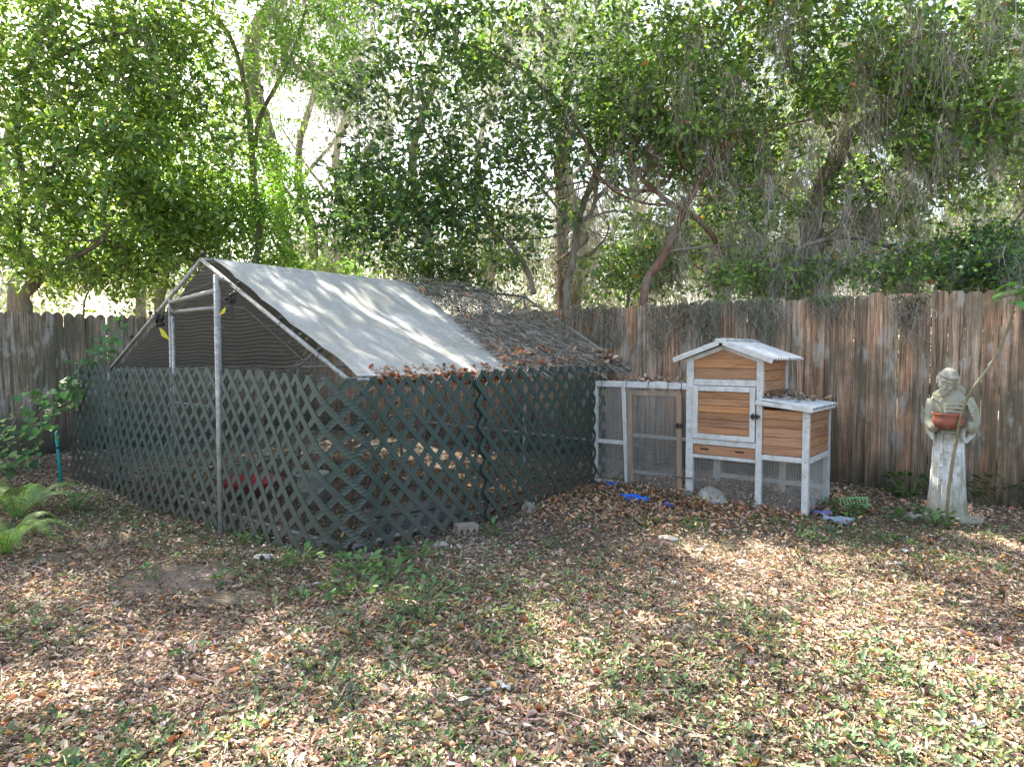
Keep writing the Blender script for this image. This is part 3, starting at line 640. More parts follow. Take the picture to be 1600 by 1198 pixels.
b = MB(); b.beam((-.9, 0, .1), (.5, 0, .62), .03, .06, (0, 0, 1), (.2, .14, .1)); o = b.build('perch_board', M['rawwood']); o.location = (-1.5, 7.4, 0); setp(o, 'slanting wooden perch board inside the run', 'board')

# ================================================================== COOP
CL = P0 * 0 + np.array((.80, 6.73, 0.035)); coop = empty('chicken_coop', CL, math.atan2(-.625, .781))
setp(coop, 'wooden chicken coop with white frame, cedar planks, corrugated roof and attached wire pen', 'chicken coop')
PW = .042
def cpart(name, boxes, m_, bevel=.003, parent=coop):
    b = MB()
    for bx in boxes: b.box(*bx[:2], *(bx[2:] if len(bx) > 2 else ((1, 1, 1),)))
    return b.build(name, M[m_], parent, bevel=bevel)
D = .64; xh0, xh1, xe = .98, 1.655, 2.03
# posts
for x0, y0, z1, w_, nm in ((0, 0, 1.01, .04, 'post'), (0, D, 1.01, .04, 'post'), (xh0, 0, 1.235, .066, 'post'), (xh0, D, 1.235, .066, 'post'), (xh1 - .05, 0, 1.235, .05, 'post'), (xh1 - .05, D, 1.235, .05, 'post'), (xe - .05, 0, .835, .05, 'post'), (xe - .05, D, .835, .05, 'post')):
    cpart(nm, [((x0, y0, -.06), (x0 + w_, y0 + .04, z1))] + [((x0 + w_ / 2 - .004, y0 - .0015, z1 * q - .004), (x0 + w_ / 2 + .004, y0 + .002, z1 * q + .004), (.18, .17, .16)) for q in (.93, .8, .5, .36) if y0 == 0], 'white', .0)
b = MB(); b.beam((.385, .018, -.06), (.335, .018, .99), .042, .036, (0, 1, 0)); b.build('post', M['white'], coop, bevel=.003)
# run rails
cpart('rail', [((.0, -.004, .975), (xh0, .036, 1.03))], 'white'); cpart('rail', [((.0, D + .004, .975), (xh0, D + .044, 1.02))], 'white')
cpart('rail', [((-.003, .04, .975), (.037, D, 1.02))], 'white'); cpart('rail', [((.042, .004, .42), (.335, .034, .46))], 'white'); cpart('rail', [((.042, .004, .03), (.35, .034, .065))], 'white')
cpart('rail', [((.042, D + .006, .42), (xh0, D + .034, .455))], 'white'); cpart('rail', [((.042, D + .006, .03), (xh0, D + .034, .065))], 'white'); cpart('rail', [((xh0 + .068, D + .004, .1), (xe - .05, D + .034, .14))], 'white')
b = MB(); b.beam((.62, .05, 1.022), (.86, D, 1.022), .035, .018); b.build('roof_slat', M['rawwood'], coop)
# hardware cloth
def cloth(name, o_, ax, ay, W, H, parent=coop, cell=.0127, r=.0009, bulge=.0):
    b = MB(); o_ = np.array(o_, float); ax = np.array(ax, float); ay = np.array(ay, float); n_ = np.cross(ax, ay)
    def P_(u_, v_): return o_ + ax * u_ + ay * v_ + n_ * (bulge * math.sin(math.pi * u_ / W) * math.sin(math.pi * v_ / H) + .0012 * math.sin(9 * u_ + 5 * v_))
    for i in range(int(W / cell) + 1): b.tube([P_(i * cell, H * k / 4) for k in range(5)], r, 3, cap=False)
    for j in range(int(H / cell) + 1): b.tube([P_(W * k / 4, j * cell) for k in range(5)], r, 3, cap=False)
    return b.build(name, M['mesh'], parent)
X_, Yv, Z_ = (1, 0, 0), (0, 1, 0), (0, 0, 1)
cloth('wire_mesh', (.04, .03, .0), X_, Z_, .31, .98); cloth('wire_mesh', (.04, D + .01, .0), X_, Z_, .94, .98, cell=.019)
cloth('wire_mesh', (.04, .03, 1.0), X_, Yv, .94, D, cell=.019); cloth('wire_mesh', (.02, .04, .0), Yv, Z_, D - .04, .98, cell=.019)
cloth('wire_mesh', (xh0 + .066, .03, .0), X_, Z_, xh1 - .05 - xh0 - .066, .40, bulge=.01); cloth('wire_mesh', (xh1, .03, .0), X_, Z_, xe - xh1 - .05, .40)
cloth('wire_mesh', (xe - .02, .04, .0), Yv, Z_, D - .04, .40); cloth('wire_mesh', (xh0 + .07, D + .01, .0), X_, Z_, xe - xh0 - .12, .40, cell=.019)
# pen door (bare wood, slightly askew)
pd = empty('pen_door', (.395, -.012, .02)); pd.parent = coop; pd.rotation_euler = (rad(-1.5), rad(-1.6), 0)
b = MB(); wc = (.24, .20, .16)
b.box((0, 0, 0), (.055, .022, .925), wc); b.box((.505, 0, -.03), (.555, .022, .925), (.21, .16, .12)); b.box((.055, .001, .875), (.505, .021, .925), wc); b.box((.055, .001, -.01), (.505, .021, .03), wc)
pd_f = b.build('frame', M['rawwood'], pd, bevel=.003); c_ = cloth('wire_mesh', (.05, .013, 0), X_, Z_, .46, .88, pd, bulge=.02)
b = MB(); b.box((.50, -.010, .60), (.575, .0, .622)); b.box((.515, -.016, .585), (.53, 0, .635)); b.box((.55, -.016, .590), (.562, 0, .632)); b.build('latch', M['black'], pd)
# cable ties and cord
for xx in (.10, .37, .60, .80, .93):
    b = MB(); b.tube([(xx, -.008, .94), (xx + .006, -.008, 1.034), (xx + .02, .10, 1.045), (xx + .04, .35, 1.04)], .0028, 4); b.build('cable_tie', M['black'], coop)
b = MB(); b.tube([(.86, -.03, .19), (.96, -.02, .18), (1.06, -.02, .185)], .005, 5); b.build('cable_tie', M['black'], coop)
# house walls: planks
def planks(name, x0, x1, z0, z1, n, y0, parent=coop, axis_='x', th=.012, top=None, seed=0):
    r_ = random.Random(seed); b = MB(); hgt = (z1 - z0) / n
    for i in range(n):
        a = z0 + hgt * i; c_ = (.31, .148, .062); f_ = r_.uniform(.82, 1.18); g_c = r_.uniform(0, .25); c_ = tuple(q * f_ * (1 - g_c) + .2 * g_c * f_ for q in c_)
        aa, bb = a + .002, a + hgt - .002
        xa, xb = x0, x1
        if axis_ == 'x':
            if top is None: b.box((xa, y0, aa), (xb, y0 + th, bb), c_)
            else:
                pts = [(xa, aa)] + [(xb, aa)]; 
                N_ = 16; up_ = [(xb - (xb - xa) * k / N_, max(aa + .0005, min(bb, top(xb - (xb - xa) * k / N_)))) for k in range(N_ + 1)]
                poly = pts + up_; nn = len(poly); vs = [(q, y0, z) for q, z in poly] + [(q, y0 + th, z) for q, z in poly]
                b.add(vs, [tuple(range(nn)), tuple(range(2 * nn - 1, nn - 1, -1))] + [(k, k + nn, (k + 1) % nn + nn, (k + 1) % nn) for k in range(nn)], c_)
        else:
            tz0, tz1 = (top if top else (bb, bb))
            b.add([(y0, xa, aa), (y0 + th, xa, aa), (y0 + th, xb, aa), (y0, xb, aa), (y0, xa, min(bb, tz0)), (y0 + th, xa, min(bb, tz0)), (y0 + th, xb, min(bb, tz1)), (y0, xb, min(bb, tz1))],
                  [(0, 3, 2, 1), (4, 5, 6, 7), (0, 1, 5, 4), (1, 2, 6, 5), (2, 3, 7, 6), (3, 0, 4, 7)], c_)
    return b.build(name, M['cedar'], parent, bevel=.0015)
ridge_x = 1.315; gable = lambda x: 1.365 - abs(x - ridge_x) * .36
planks('wall', xh0 + .068, xh1 - .052, 1.075, 1.36, 3, .014, top=gable, seed=1)
planks('wall', .05, D - .005, .80, 1.24, 5, xh1 - .022, axis_='y', seed=2)
planks('wall', .05, D - .005, .45, 1.22, 8, xh0 + .012, axis_='y', seed=3)
planks('wall', xh0 + .068, xh1 - .05, .42, 1.22, 8, D + .012, seed=4)
planks('wall', xh1 + .002, xe - .052, .455, .83, 5, .014, top=lambda x: .868 - (x - xh1) * .13, seed=5)
planks('wall', .045, D - .005, .455, .81, 5, xe - .022, axis_='y', seed=6)
planks('wall', xh1, xe - .05, .455, .84, 5, D + .012, seed=7)
cpart('floor', [((xh0 + .03, .045, .40), (xe - .03, D, .42))], 'rawwood')
# white trims
cpart('rail', [((xh0 + .0665, .002, 1.018), (xh1 - .0505, .036, 1.073))], 'white')
cpart('rail', [((xh0 + .0665, .002, .495), (xh1 - .0505, .036, .545))], 'white'); cpart('rail', [((xh0 + .0665, .002, .372), (xh1 - .0505, .036, .402))], 'white')
cpart('rail', [((xh1 + .0005, .003, .41), (xe - .0505, .036, .452))], 'white'); cpart('rail', [((xe - .044, .0405, .40), (xe - .006, D - .0005, .45))], 'white')
b = MB()
for sx_, ex_ in ((xh0 - .0, ridge_x), (xh1 + .0, ridge_x)):
    b.beam((sx_, .014, gable(sx_) - .012), (ex_, .014, gable(ex_) - .012), .030, .036, (0, 0, 1))
b.build('gable_trim', M['white'], coop)
# roof
def corrugated(name, A, B, C, n, amp, th, colr=(1, 1, 1), grid=24):   # A->B along the corrugation valleys, A->C across them
    A, B, C = map(lambda q: np.array(q, float), (A, B, C)); nn = np.cross(B - A, C - A); nn /= np.linalg.norm(nn); nn = nn if nn[2] > 0 else -nn
    b = MB(); m_ = n * 6; vs = []; fs = []
    for lay in (0, 1):
        for i in range(m_ + 1):
            k = i / m_; o_ = nn * (amp * math.sin(k * n * 2 * math.pi) + (0 if lay else th))
            vs.append(A + (C - A) * k + o_); vs.append(B + (C - A) * k + o_)
    s2 = 2 * (m_ + 1)
    for i in range(m_):
        a = 2 * i; fs.append((a, a + 1, a + 3, a + 2)); fs.append((a + s2 + 2, a + s2 + 3, a + s2 + 1, a + s2)); fs.append((a, a + 2, a + 2 + s2, a + s2)); fs.append((a + 3, a + 1, a + 1 + s2, a + 3 + s2))
    fs += [(0, s2, s2 + 1, 1), (s2 - 2, s2 - 1, 2 * s2 - 1, 2 * s2 - 2)]
    b.add(vs, fs, colr); return b.build(name, M['white'], coop, smooth=False)
yF, yB = -.055, D + .10; zr = 1.405; xl, xr = .885, 1.755; zl_, zr_ = 1.248, 1.245
corrugated('roof_sheet', (ridge_x + .02, yF + .01, zr), (xr + .015, yF + .01, zr_ + .005), (ridge_x + .02, yB, zr), 12, .013, .003)
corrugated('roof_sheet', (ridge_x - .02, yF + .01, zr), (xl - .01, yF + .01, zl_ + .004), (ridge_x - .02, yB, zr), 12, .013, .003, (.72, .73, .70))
b = MB(); b.beam((xl - .005, yF - .008, zl_ - .012), (ridge_x - .02, yF - .008, zr - .016), .018, .040, (0, 0, 1)); b.beam((ridge_x + .02, yF - .008, zr - .016), (xr, yF - .008, zr_ - .012), .018, .040, (0, 0, 1))
b.beam((ridge_x - .05, yF - .006, zr + .002), (ridge_x + .05, yF - .006, zr + .002), .016, .04, (0, 0, 1)); b.build('bargeboard', M['white'], coop, bevel=.002)
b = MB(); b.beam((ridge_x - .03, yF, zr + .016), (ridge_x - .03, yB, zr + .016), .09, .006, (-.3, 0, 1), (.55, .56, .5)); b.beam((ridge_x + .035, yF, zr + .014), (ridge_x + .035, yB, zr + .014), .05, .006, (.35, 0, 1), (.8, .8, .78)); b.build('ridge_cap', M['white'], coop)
# nest box roof
corrugated('nest_roof', (xh1 - .01, -.045, .915), (xe + .045, -.045, .862), (xh1 - .01, D + .05, .915), 10, .010, .003)
b = MB(); b.beam((xh1 - .04, -.05, .892), (xe + .04, -.05, .845), .016, .036, (0, 0, 1)); b.beam((xe + .030, -.045, .838), (xe + .030, D + .04, .838), .016, .022, (0, 0, 1)); b.build('nest_roof_trim', M['white'], coop, bevel=.002)
# front door
hd = empty('house_door', (xh0 + .068, -.014, .548)); hd.parent = coop; DW, DH = .550, .466
cpart('frame', [((0, 0, 0), (.045, .018, DH)), ((DW - .045, 0, 0), (DW, .018, DH)), ((.0455, .0005, DH - .045), (DW - .0455, .0175, DH)), ((.0455, .0005, 0), (DW - .0455, .0175, .045))], 'white', .002, hd)
planks('panel', .046, DW - .046, .046, DH - .046, 6, .008, hd, th=.008, seed=9)
b = MB(); b.box((DW - .035, -.010, .21), (DW + .045, -.001, .232)); b.box((DW - .022, -.018, .195), (DW - .008, -.001, .245)); b.box((DW + .014, -.018, .2), (DW + .026, -.001, .242)); b.build('latch', M['black'], hd)
tr = planks('tray', xh0 + .070, xh1 - .054, .404, .492, 1, .008, seed=12)
for xx in (1.115, 1.43): b = MB(); b.box((xx, .0055, .446), (xx + .075, .0085, .4605), (.03, .015, .01)); b.box((xx + .005, .0035, .4602), (xx + .07, .0078, .466), (.2, .11, .06)); b.build('handle', M['col'], tr)
# debris on coop
x = RNG.uniform(.0, .95, 260); y = RNG.uniform(.04, .62, 260); px_ = CL[0] + x * .781 + y * .625; py_ = CL[1] - x * .625 + y * .781
da = litter('a', px_, py_, OVAL, .045, .4, .05, zf=lambda a, b_: np.full_like(a, 1.045), P=OP + [(.40, .36, .30)], Wt=[2, 2, 3, 3, 4, 6])
x = RNG.uniform(xh1 + .02, xe, 150); y = .62 - RNG.random(150) ** 1.3 * .55; px_ = CL[0] + x * .781 + y * .625; py_ = CL[1] - x * .625 + y * .781
dc = litter('a', px_, py_, OVAL, .032, .3, .012, zf=lambda a, b_: np.full_like(a, .955) - (RNG.random(len(a))) * .02, P=LP, Wt=LW)
x = RNG.uniform(xh1 + .0, xh1 + .05, 80); y = RNG.uniform(.0, .6, 80); px_ = CL[0] + x * .781 + y * .625; py_ = CL[1] - x * .625 + y * .781
de = litter('a', px_, py_, OVAL, .032, .5, .06, zf=lambda a, b_: np.full_like(a, .955), P=LP, Wt=LW)
setp(bulk('coop_roof_leaves', *cat([da, dc, de]), M['litter']), 'dry leaves fallen on the pen top and nest roof of the coop', 'fallen leaves', kind='stuff')

# ================================================================== FRIAR STATUE
SP = gp(1479, 815); SP[2] = float(gz(SP[0], SP[1])); st = empty('friar_statue', SP, rad(-22)); st.scale = (.86, .95, 1); setp(st, 'weathered concrete statue of a robed friar against the back fence', 'statue')
def sculpt(name, build, mat_, voxel, smooth_it, parent, disp=None):
    b = MB(); build(b); me = bpy.data.meshes.new(name); me.from_pydata(b.v, [], b.f); me.update(); o = bpy.data.objects.new(name, me); COL.objects.link(o)
    r = o.modifiers.new('r', 'REMESH'); r.mode = 'VOXEL'; r.voxel_size = voxel; s = o.modifiers.new('s', 'SMOOTH'); s.iterations = smooth_it; s.factor = .5
    dg = bpy.context.evaluated_depsgraph_get(); ev = o.evaluated_get(dg); nm = bpy.data.meshes.new_from_object(ev); o.modifiers.clear(); o.data = nm; bpy.data.meshes.remove(me)
    n = len(nm.vertices); co = np.empty(n * 3, np.float32); nm.vertices.foreach_get('co', co); co = co.reshape(-1, 3)
    a = nm.attributes.new('Col', 'FLOAT_COLOR', 'POINT'); c = np.ones((n, 4), np.float32); c[:, :3] = disp(co) if disp else 1.0; a.data.foreach_set('color', c.ravel())
    nm.materials.clear(); nm.materials.append(mat_); nm.polygons.foreach_set('use_smooth', [True] * len(nm.polygons)); o.parent = parent; return o
def ringloft(b, rings, n=144):
    vs = []; fs = []
    for (cx, cy, z, rx, ry, am, ph) in rings:
        for k in range(n):
            t = 2 * math.pi * k / n; fr = 1 + am * (math.cos(9 * t + ph) * .25 - 1.25 * (1 - abs(math.sin(4.5 * t + ph))) ** 3 - .6 * (1 - abs(math.sin(7 * t + 1.3 * ph + .6))) ** 4); vs.append((cx + rx * fr * math.cos(t), cy + ry * fr * math.sin(t), z))
    for i in range(len(rings) - 1):
        for k in range(n): k2 = (k + 1) % n; fs.append((i * n + k, i * n + k2, (i + 1) * n + k2, (i + 1) * n + k))
    fs.append(tuple(range(n - 1, -1, -1))); fs.append(tuple((len(rings) - 1) * n + k for k in range(n))); b.add(vs, fs)
def body(b):
    ringloft(b, [(.0, .0, .05, .180, .140, .10, 0), (.0, .0, .12, .165, .128, .14, .1), (0, 0, .25, .150, .116, .17, .2), (0, 0, .42, .138, .108, .18, .25), (0, .005, .58, .128, .100, .16, .3), (0, .01, .70, .120, .094, .07, .4), (0, .01, .76, .120, .094, .02, .5)])
    ringloft(b, [(0, .01, .72, .122, .096, .02, 0), (0, .015, .80, .132, .102, .02, 1), (0, .02, .90, .148, .106, .02, 1), (-.004, .02, .97, .150, .100, .02, 2), (-.012, .015, 1.02, .112, .086, 0, 0), (-.022, .005, 1.05, .07, .065, 0, 0)])
    for k in range(26):
        t = 2 * math.pi * k / 26; b.ball((-.022 + .088 * math.cos(t), .012 + .074 * math.sin(t), 1.020 + .020 * math.sin(t) - .014 * abs(math.cos(t))), (.030, .028, .022), nu=10, nv=7)
    b.ball((.05, .085, 1.03), (.09, .05, .065)); b.ball((-.02, -.075, .955), (.08, .022, .06), nu=14, nv=9)
    for i in range(5): b.tube([(-.145 + .02 * i, -.03 - .012 * i, .985 - .01 * i), (-.05, -.098 - .004 * i, .935 - .026 * i), (.08, -.098, .94 - .03 * i), (.14 - .01 * i, -.03, .98 - .025 * i)], [.007, .011, .011, .007], 6)
    b.tube([(-.135, .015, .965), (-.160, -.005, .87), (-.158, -.045, .785), (-.135, -.10, .765), (-.105, -.145, .785)], [.046, .050, .052, .044, .026], 14)
    b.tube([(-.158, -.045, .775), (-.155, -.040, .71), (-.135, -.055, .655)], [.044, .034, .012], 12)
    for i in range(4): b.tube([(-.205 + .010 * i, -.03, .875 - .03 * i), (-.170, -.085 - .006 * i, .815 - .012 * i), (-.13, -.125, .81 - .012 * i)], .009, 6)
    b.tube([(.130, .015, .975), (.165, -.005, .89), (.172, -.035, .80), (.145, -.085, .76), (.10, -.125, .78)], [.054, .060, .062, .056, .030], 14)
    b.tube([(.165, -.04, .79), (.158, -.05, .71), (.115, -.08, .645)], [.050, .038, .012], 12)
    b.tube([(.08, -.115, .76), (.075, -.12, .70), (.105, -.10, .645)], [.026, .022, .012], 10)
    for i in range(6): b.tube([(.105 + .01 * i, -.06 - .01 * i, .975 - .028 * i), (.170 + .006 * i, -.075, .905 - .03 * i), (.222, -.02, .865 - .034 * i)], .010, 6)
    b.tube([(-.122, -.02, .735), (-.08, -.090, .728), (0, -.108, .722), (.08, -.090, .728), (.122, -.02, .735)], .011, 8)
    b.tube([(-.075, -.094, .72), (-.08, -.108, .60), (-.072, -.118, .48), (-.078, -.128, .36)], .008, 6); b.ball((-.078, -.125, .46), .014); b.ball((-.076, -.130, .36), .015); b.ball((-.08, -.114, .56), .013)
    ringloft(b, [(.012, -.0, 0, .215, .165, .02, 0), (.012, -.0, .045, .208, .158, .02, 0), (.006, -.0, .07, .175, .132, .02, 0)])
    b.ball((.19, -.04, .035), (.09, .07, .04)); b.ball((-.05, -.150, .065), (.032, .05, .022)); b.ball((.05, -.150, .065), (.032, .05, .022))
    b.tube([(-.125, -.125, .775), (-.118, -.185, .795)], [.024, .024], 10)
    for i, (dz, ln) in enumerate(((.024, .060), (.008, .070), (-.008, .066), (-.023, .052))):
        b.tube([(-.122, -.190, .797 + dz), (-.095, -.226, .799 + dz * 1.05), (-.095 + ln * .75, -.246, .797 + dz)], [.0105, .0100, .008], 8)
    b.tube([(-.125, -.165, .815), (-.105, -.198, .838), (-.080, -.222, .842)], [.012, .0105, .008], 8)
def head(b):
    H = Matrix.Rotation(rad(14), 4, 'Y') @ Matrix.Rotation(rad(16), 4, 'X')
    def hb(c, r, **k): b.ball(H @ Vector(c), r, M=H.to_3x3().to_4x4(), nu=18, nv=12, **k)
    hb((0, .012, .086), (.075, .085, .070)); hb((0, -.012, .045), (.058, .068, .064)); hb((0, .0, -.02), (.045, .045, .05))
    hb((0, -.060, .005), (.042, .030, .034)); hb((0, -.066, -.018), (.028, .022, .024))      # jaw and beard
    hb((0, -.080, .052), (.011, .018, .024)); hb((0, -.092, .040), (.015, .012, .010))        # nose
    for s in (-1, 1):
        hb((.024 * s, -.074, .084), (.022, .012, .007)); hb((.027 * s, -.067, .064), (.012, .008, .008)); hb((.034 * s, -.062, .036), (.020, .018, .016))
        hb((.070 * s, .0, .055), (.012, .018, .024)); hb((.016 * s, -.082, .022), (.016, .009, .006))
    hb((0, -.078, .008), (.016, .008, .005))
    for k in range(26):                                             # fringe of hair below the tonsure
        t = math.pi * 2 * k / 26; x_, y_ = .076 * math.cos(t), .012 + .087 * math.sin(t); z_ = .112 if y_ < -.02 else .095
        hb((x_ * .95, y_ * .96, z_), (.009, .009, .013))
        if y_ > -.02: hb((x_ * .98, y_, .070), (.013, .013, .02)); hb((x_ * .92, y_ * .95, .045), (.013, .013, .02))
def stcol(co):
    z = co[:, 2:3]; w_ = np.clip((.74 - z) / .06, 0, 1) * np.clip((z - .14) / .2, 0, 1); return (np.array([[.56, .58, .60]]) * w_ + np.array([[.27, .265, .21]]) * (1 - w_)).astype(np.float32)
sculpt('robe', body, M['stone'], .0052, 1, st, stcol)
hh = sculpt('head', head, M['stone'], .0042, 1, st, lambda co: np.tile(np.array([[.34, .335, .29]], np.float32), (len(co), 1))); hh.scale = (1.08,) * 3; hh.location = (-.042, -.025, 1.055); hh.rotation_euler = (0, 0, rad(-18))
R22 = Matrix.Rotation(rad(-22), 3, 'Z'); pb = Vector(tuple(SP)) + R22 @ Vector((-.035, -.150, .755))
lathe_obj('terracotta_bowl', pb, [(.060, 0), (.085, .012), (.106, .045), (.108, .075), (.103, .098), (.114, .112), (.114, .124), (.102, .126), (.094, .10), (.08, .085), (0, .085)], M['clay'], 'round terracotta bowl held in the arms of the friar statue', 'bowl')

# ================================================================== SMALL THINGS IN THE YARD
def rock(p, r, label, cat_='rock', name='rock', col=(.24, .23, .21), seed=1):
    rr = random.Random(seed); b = MB(); b.ball((0, 0, 0), r, nu=18, nv=12, col=col)
    ph = [rr.uniform(0, 6) for _ in range(6)]
    b.v = [(x * (1 + .14 * math.sin(9 * x / r[0] * .4 + ph[0] + 3 * z / r[2])), y * (1 + .14 * math.sin(4 * y / r[1] + ph[1])), z * (1 + .16 * math.sin(3 * x / r[0] + ph[2]))) for x, y, z in b.v]
    o = b.build(name, M['rock'], smooth=True); o.location = (p[0], p[1], float(gz(p[0], p[1])) + r[2] * .35); o.rotation_euler = (0, 0, rr.uniform(0, 3)); return setp(o, label, cat_)
rock(gp(1113, 790), (.15, .11, .10), 'rounded grey rock at the foot of the coop below its door', seed=2)
rock(gp(1428, 814), (.08, .06, .045), 'pale squarish stone left of the foot of the statue', col=(.36, .35, .31), seed=3)
rock(gp(688, 856), (.065, .04, .028), 'small flat pale stone in front of the lattice bend', col=(.34, .31, .29), seed=4)
rock(gp(412, 874), (.06, .04, .03), 'small whitish stone at the lattice foot near the run door', col=(.42, .40, .38), seed=5)
rock(gp(826, 803), (.09, .06, .07), 'grey brown stone leaning against the lattice near the coop', col=(.20, .18, .155), seed=6)
rock(gp(1160, 878), (.045, .035, .018), 'small pale pebble in the sunlit grass in front of the coop', col=(.45, .43, .40), seed=8)
rock(gp(1045, 839), (.075, .045, .025), 'flat light stone among leaves in front of the blue scraps', col=(.40, .38, .35), seed=9)
p = gp(727, 836); b = MB(); b.box((-.085, -.04, -.02), (.085, .04, .07), (.27, .22, .19))
for k in (-.05, 0, .05): b.box((k - .011, -.042, .015), (k + .011, -.0385, .042), (.05, .04, .035))
o = b.build('brick', M['rock'], bevel=.008); o.location = (p[0], p[1], float(gz(p[0], p[1]))); o.rotation_euler = (rad(6), rad(4), rad(30)); setp(o, 'pale weathered brick leaning at the foot of the lattice', 'brick')
def scrap(px, py, L, W, label, seed, col=(.012, .10, .46)):
    rr = random.Random(seed); b = MB(); n, m_ = 14, 8; vs = []
    for i in range(n + 1):
        for j in range(m_ + 1):
            u_, v_ = i / n - .5, j / m_ - .5; t_ = math.sin(math.pi * (i / n)) * .6 + .4
            k3 = min(1, L / .2); vs.append((u_ * L, v_ * W * t_ * (1 + .15 * math.sin(i * 1.7 + seed)), k3 * (.022 + .022 * math.cos(v_ * 5 + 1.2 * math.sin(i * .6 + seed)) + .007 * math.sin(i * 2.2 + j * 1.7))))
    b.add(vs, [(i * (m_ + 1) + j, (i + 1) * (m_ + 1) + j, (i + 1) * (m_ + 1) + j + 1, i * (m_ + 1) + j + 1) for i in range(n) for j in range(m_)], col)
    o = b.build('plastic_scrap', M['col'], smooth=True); p = gp(px, py, .05); o.location = (p[0], p[1], float(gz(p[0], p[1])) + .035); o.rotation_euler = (rad(10), 0, rad(rr.uniform(-40, -15))); setp(o, label, 'plastic scrap')
    s = o.modifiers.new('t', 'SOLIDIFY'); s.thickness = .002
scrap(992, 781, .26, .10, 'large crumpled blue plastic scrap below the pen door', 1)
scrap(955, 763, .09, .07, 'small blue plastic scrap near the left post of the coop', 2)
scrap(1045, 788, .08, .09, 'upright little blue plastic scrap by the thick coop post', 3)
scrap(1285, 800, .14, .08, 'crumpled dull violet plastic scrap at the foot of the right coop leg', 5, (.10, .10, .22))
scrap(1310, 812, .22, .06, 'thin pale blue plastic strip right of the coop', 6, (.17, .21, .25))
p = gp(1335, 795); b = MB()
for i in range(9): b.box((-.11 + i * .025, -.07, .015), (-.11 + i * .025 + .012, .07, .022), (.22, .36, .17))
b.box((-.12, -.075, .008), (.12, -.062, .03), (.22, .36, .17)); b.box((-.12, .062, .008), (.12, .075, .03), (.22, .36, .17))
o = b.build('plastic_grate', M['col']); o.location = (p[0], p[1], float(gz(p[0], p[1])) + .03); o.rotation_euler = (rad(14), rad(-6), rad(-20)); setp(o, 'pale green slatted plastic grate on the leaves right of the coop', 'grate')
for px, py, lb, sd in ((1415, 862, 'white paper scrap between the statue and the sunlit streaks', 1), (1528, 1113, 'white curled leaf scrap in the sunlit right foreground', 2), (790, 1076, 'white paper scrap in the middle foreground', 3), (1403, 880, 'small whitish scrap in the shade before the statue', 4)):
    scrap(px, py, .045, .02, lb, sd, (.33, .35, .36))
# teal stake
b = MB(); a0, a1 = gp(97, 778), at(88, 675, 6.95); a0 = np.array((at(97, 775, 6.95)[0], 6.95, 0.0)); b.tube([a0 - ZV * .05, a1], .016, 10, (.02, .27, .27)); b.ball(a1, .017, (.02, .2, .2))
b.tube([mid(a0, a1, .68), mid(a0, a1, .72)], .018, 10, (.02, .03, .03)); o = b.build('garden_stake', M['col'], smooth=True); setp(o, 'teal garden stake standing at the far left end of the lattice', 'stake')

# ---- plants in the yard
def frond(b, base, yaw, L, rise, col):
    pts = []; n = 26
    for i in range(n + 1):
        a = i / n; r = L * a; z = rise * L * (1.5 * a - 1.35 * a * a); pts.append(np.array((base[0] + math.cos(yaw) * r * .9, base[1] + math.sin(yaw) * r * .9, base[2] + z)))
    b.tube(pts, [.003 * (1 - .7 * i / n) for i in range(n + 1)], 4, (.12, .16, .05))
    sd = np.array((-math.sin(yaw), math.cos(yaw), 0))
    for i in range(2, n * 2):
        a = i / (n * 2); k = min(int(a * n), n - 1); p = pts[k] + (pts[k + 1] - pts[k]) * (a * n - k); d = (pts[k + 1] - pts[k]); d /= np.linalg.norm(d)
        ll = .075 * math.sin(math.pi * min(1, a * .93 + .12)) ** .6 * (L / .55); wv = L / (n * 2) * .36
        for s in (-1, 1):
            q = p + sd * s * ll + d * ll * .22 - ZV * ll * .22; b.add([p - d * wv, p + d * wv, q + d * wv * .4, q - d * wv * .4], [(0, 1, 2, 3)], tuple(c_ * random.uniform(.85, 1.15) for c_ in col))
def fern(px, py, label, ns, L, seed, z0=0.0, yaw0=None, col=(.12, .22, .06)):
    random.seed(seed); p = gp(px, py) if not isinstance(px, tuple) else np.array(px); e = empty('fern', (p[0], p[1], float(gz(p[0], p[1])))); setp(e, label, 'fern', 'sword ferns at the left edge of the yard')
    for i in range(ns):
        b = MB(); yw = (i / ns * 6.283 + random.uniform(-.3, .3)) if yaw0 is None else yaw0 + random.uniform(-.9, .9); frond(b, (0, 0, 0), yw, L * random.uniform(.75, 1.15), random.uniform(.8, 1.5), col); b.build('frond', M['weed'], e)
fern(8, 868, 'large bright sword fern at the bottom left corner of the bed', 11, .42, 1, col=(.17, .30, .08))
fern(28, 812, 'sword fern with long fronds arching over the bed in front of the teal stake', 10, .55, 2, col=(.13, .25, .08))
fern(118, 800, 'small upright sword fern against the left end of the lattice', 5, .34, 3, col=(.10, .17, .07))
fern(-40, 790, 'dark sword fern half cut off by the left edge under the fence', 9, .6, 4, col=(.11, .20, .06))
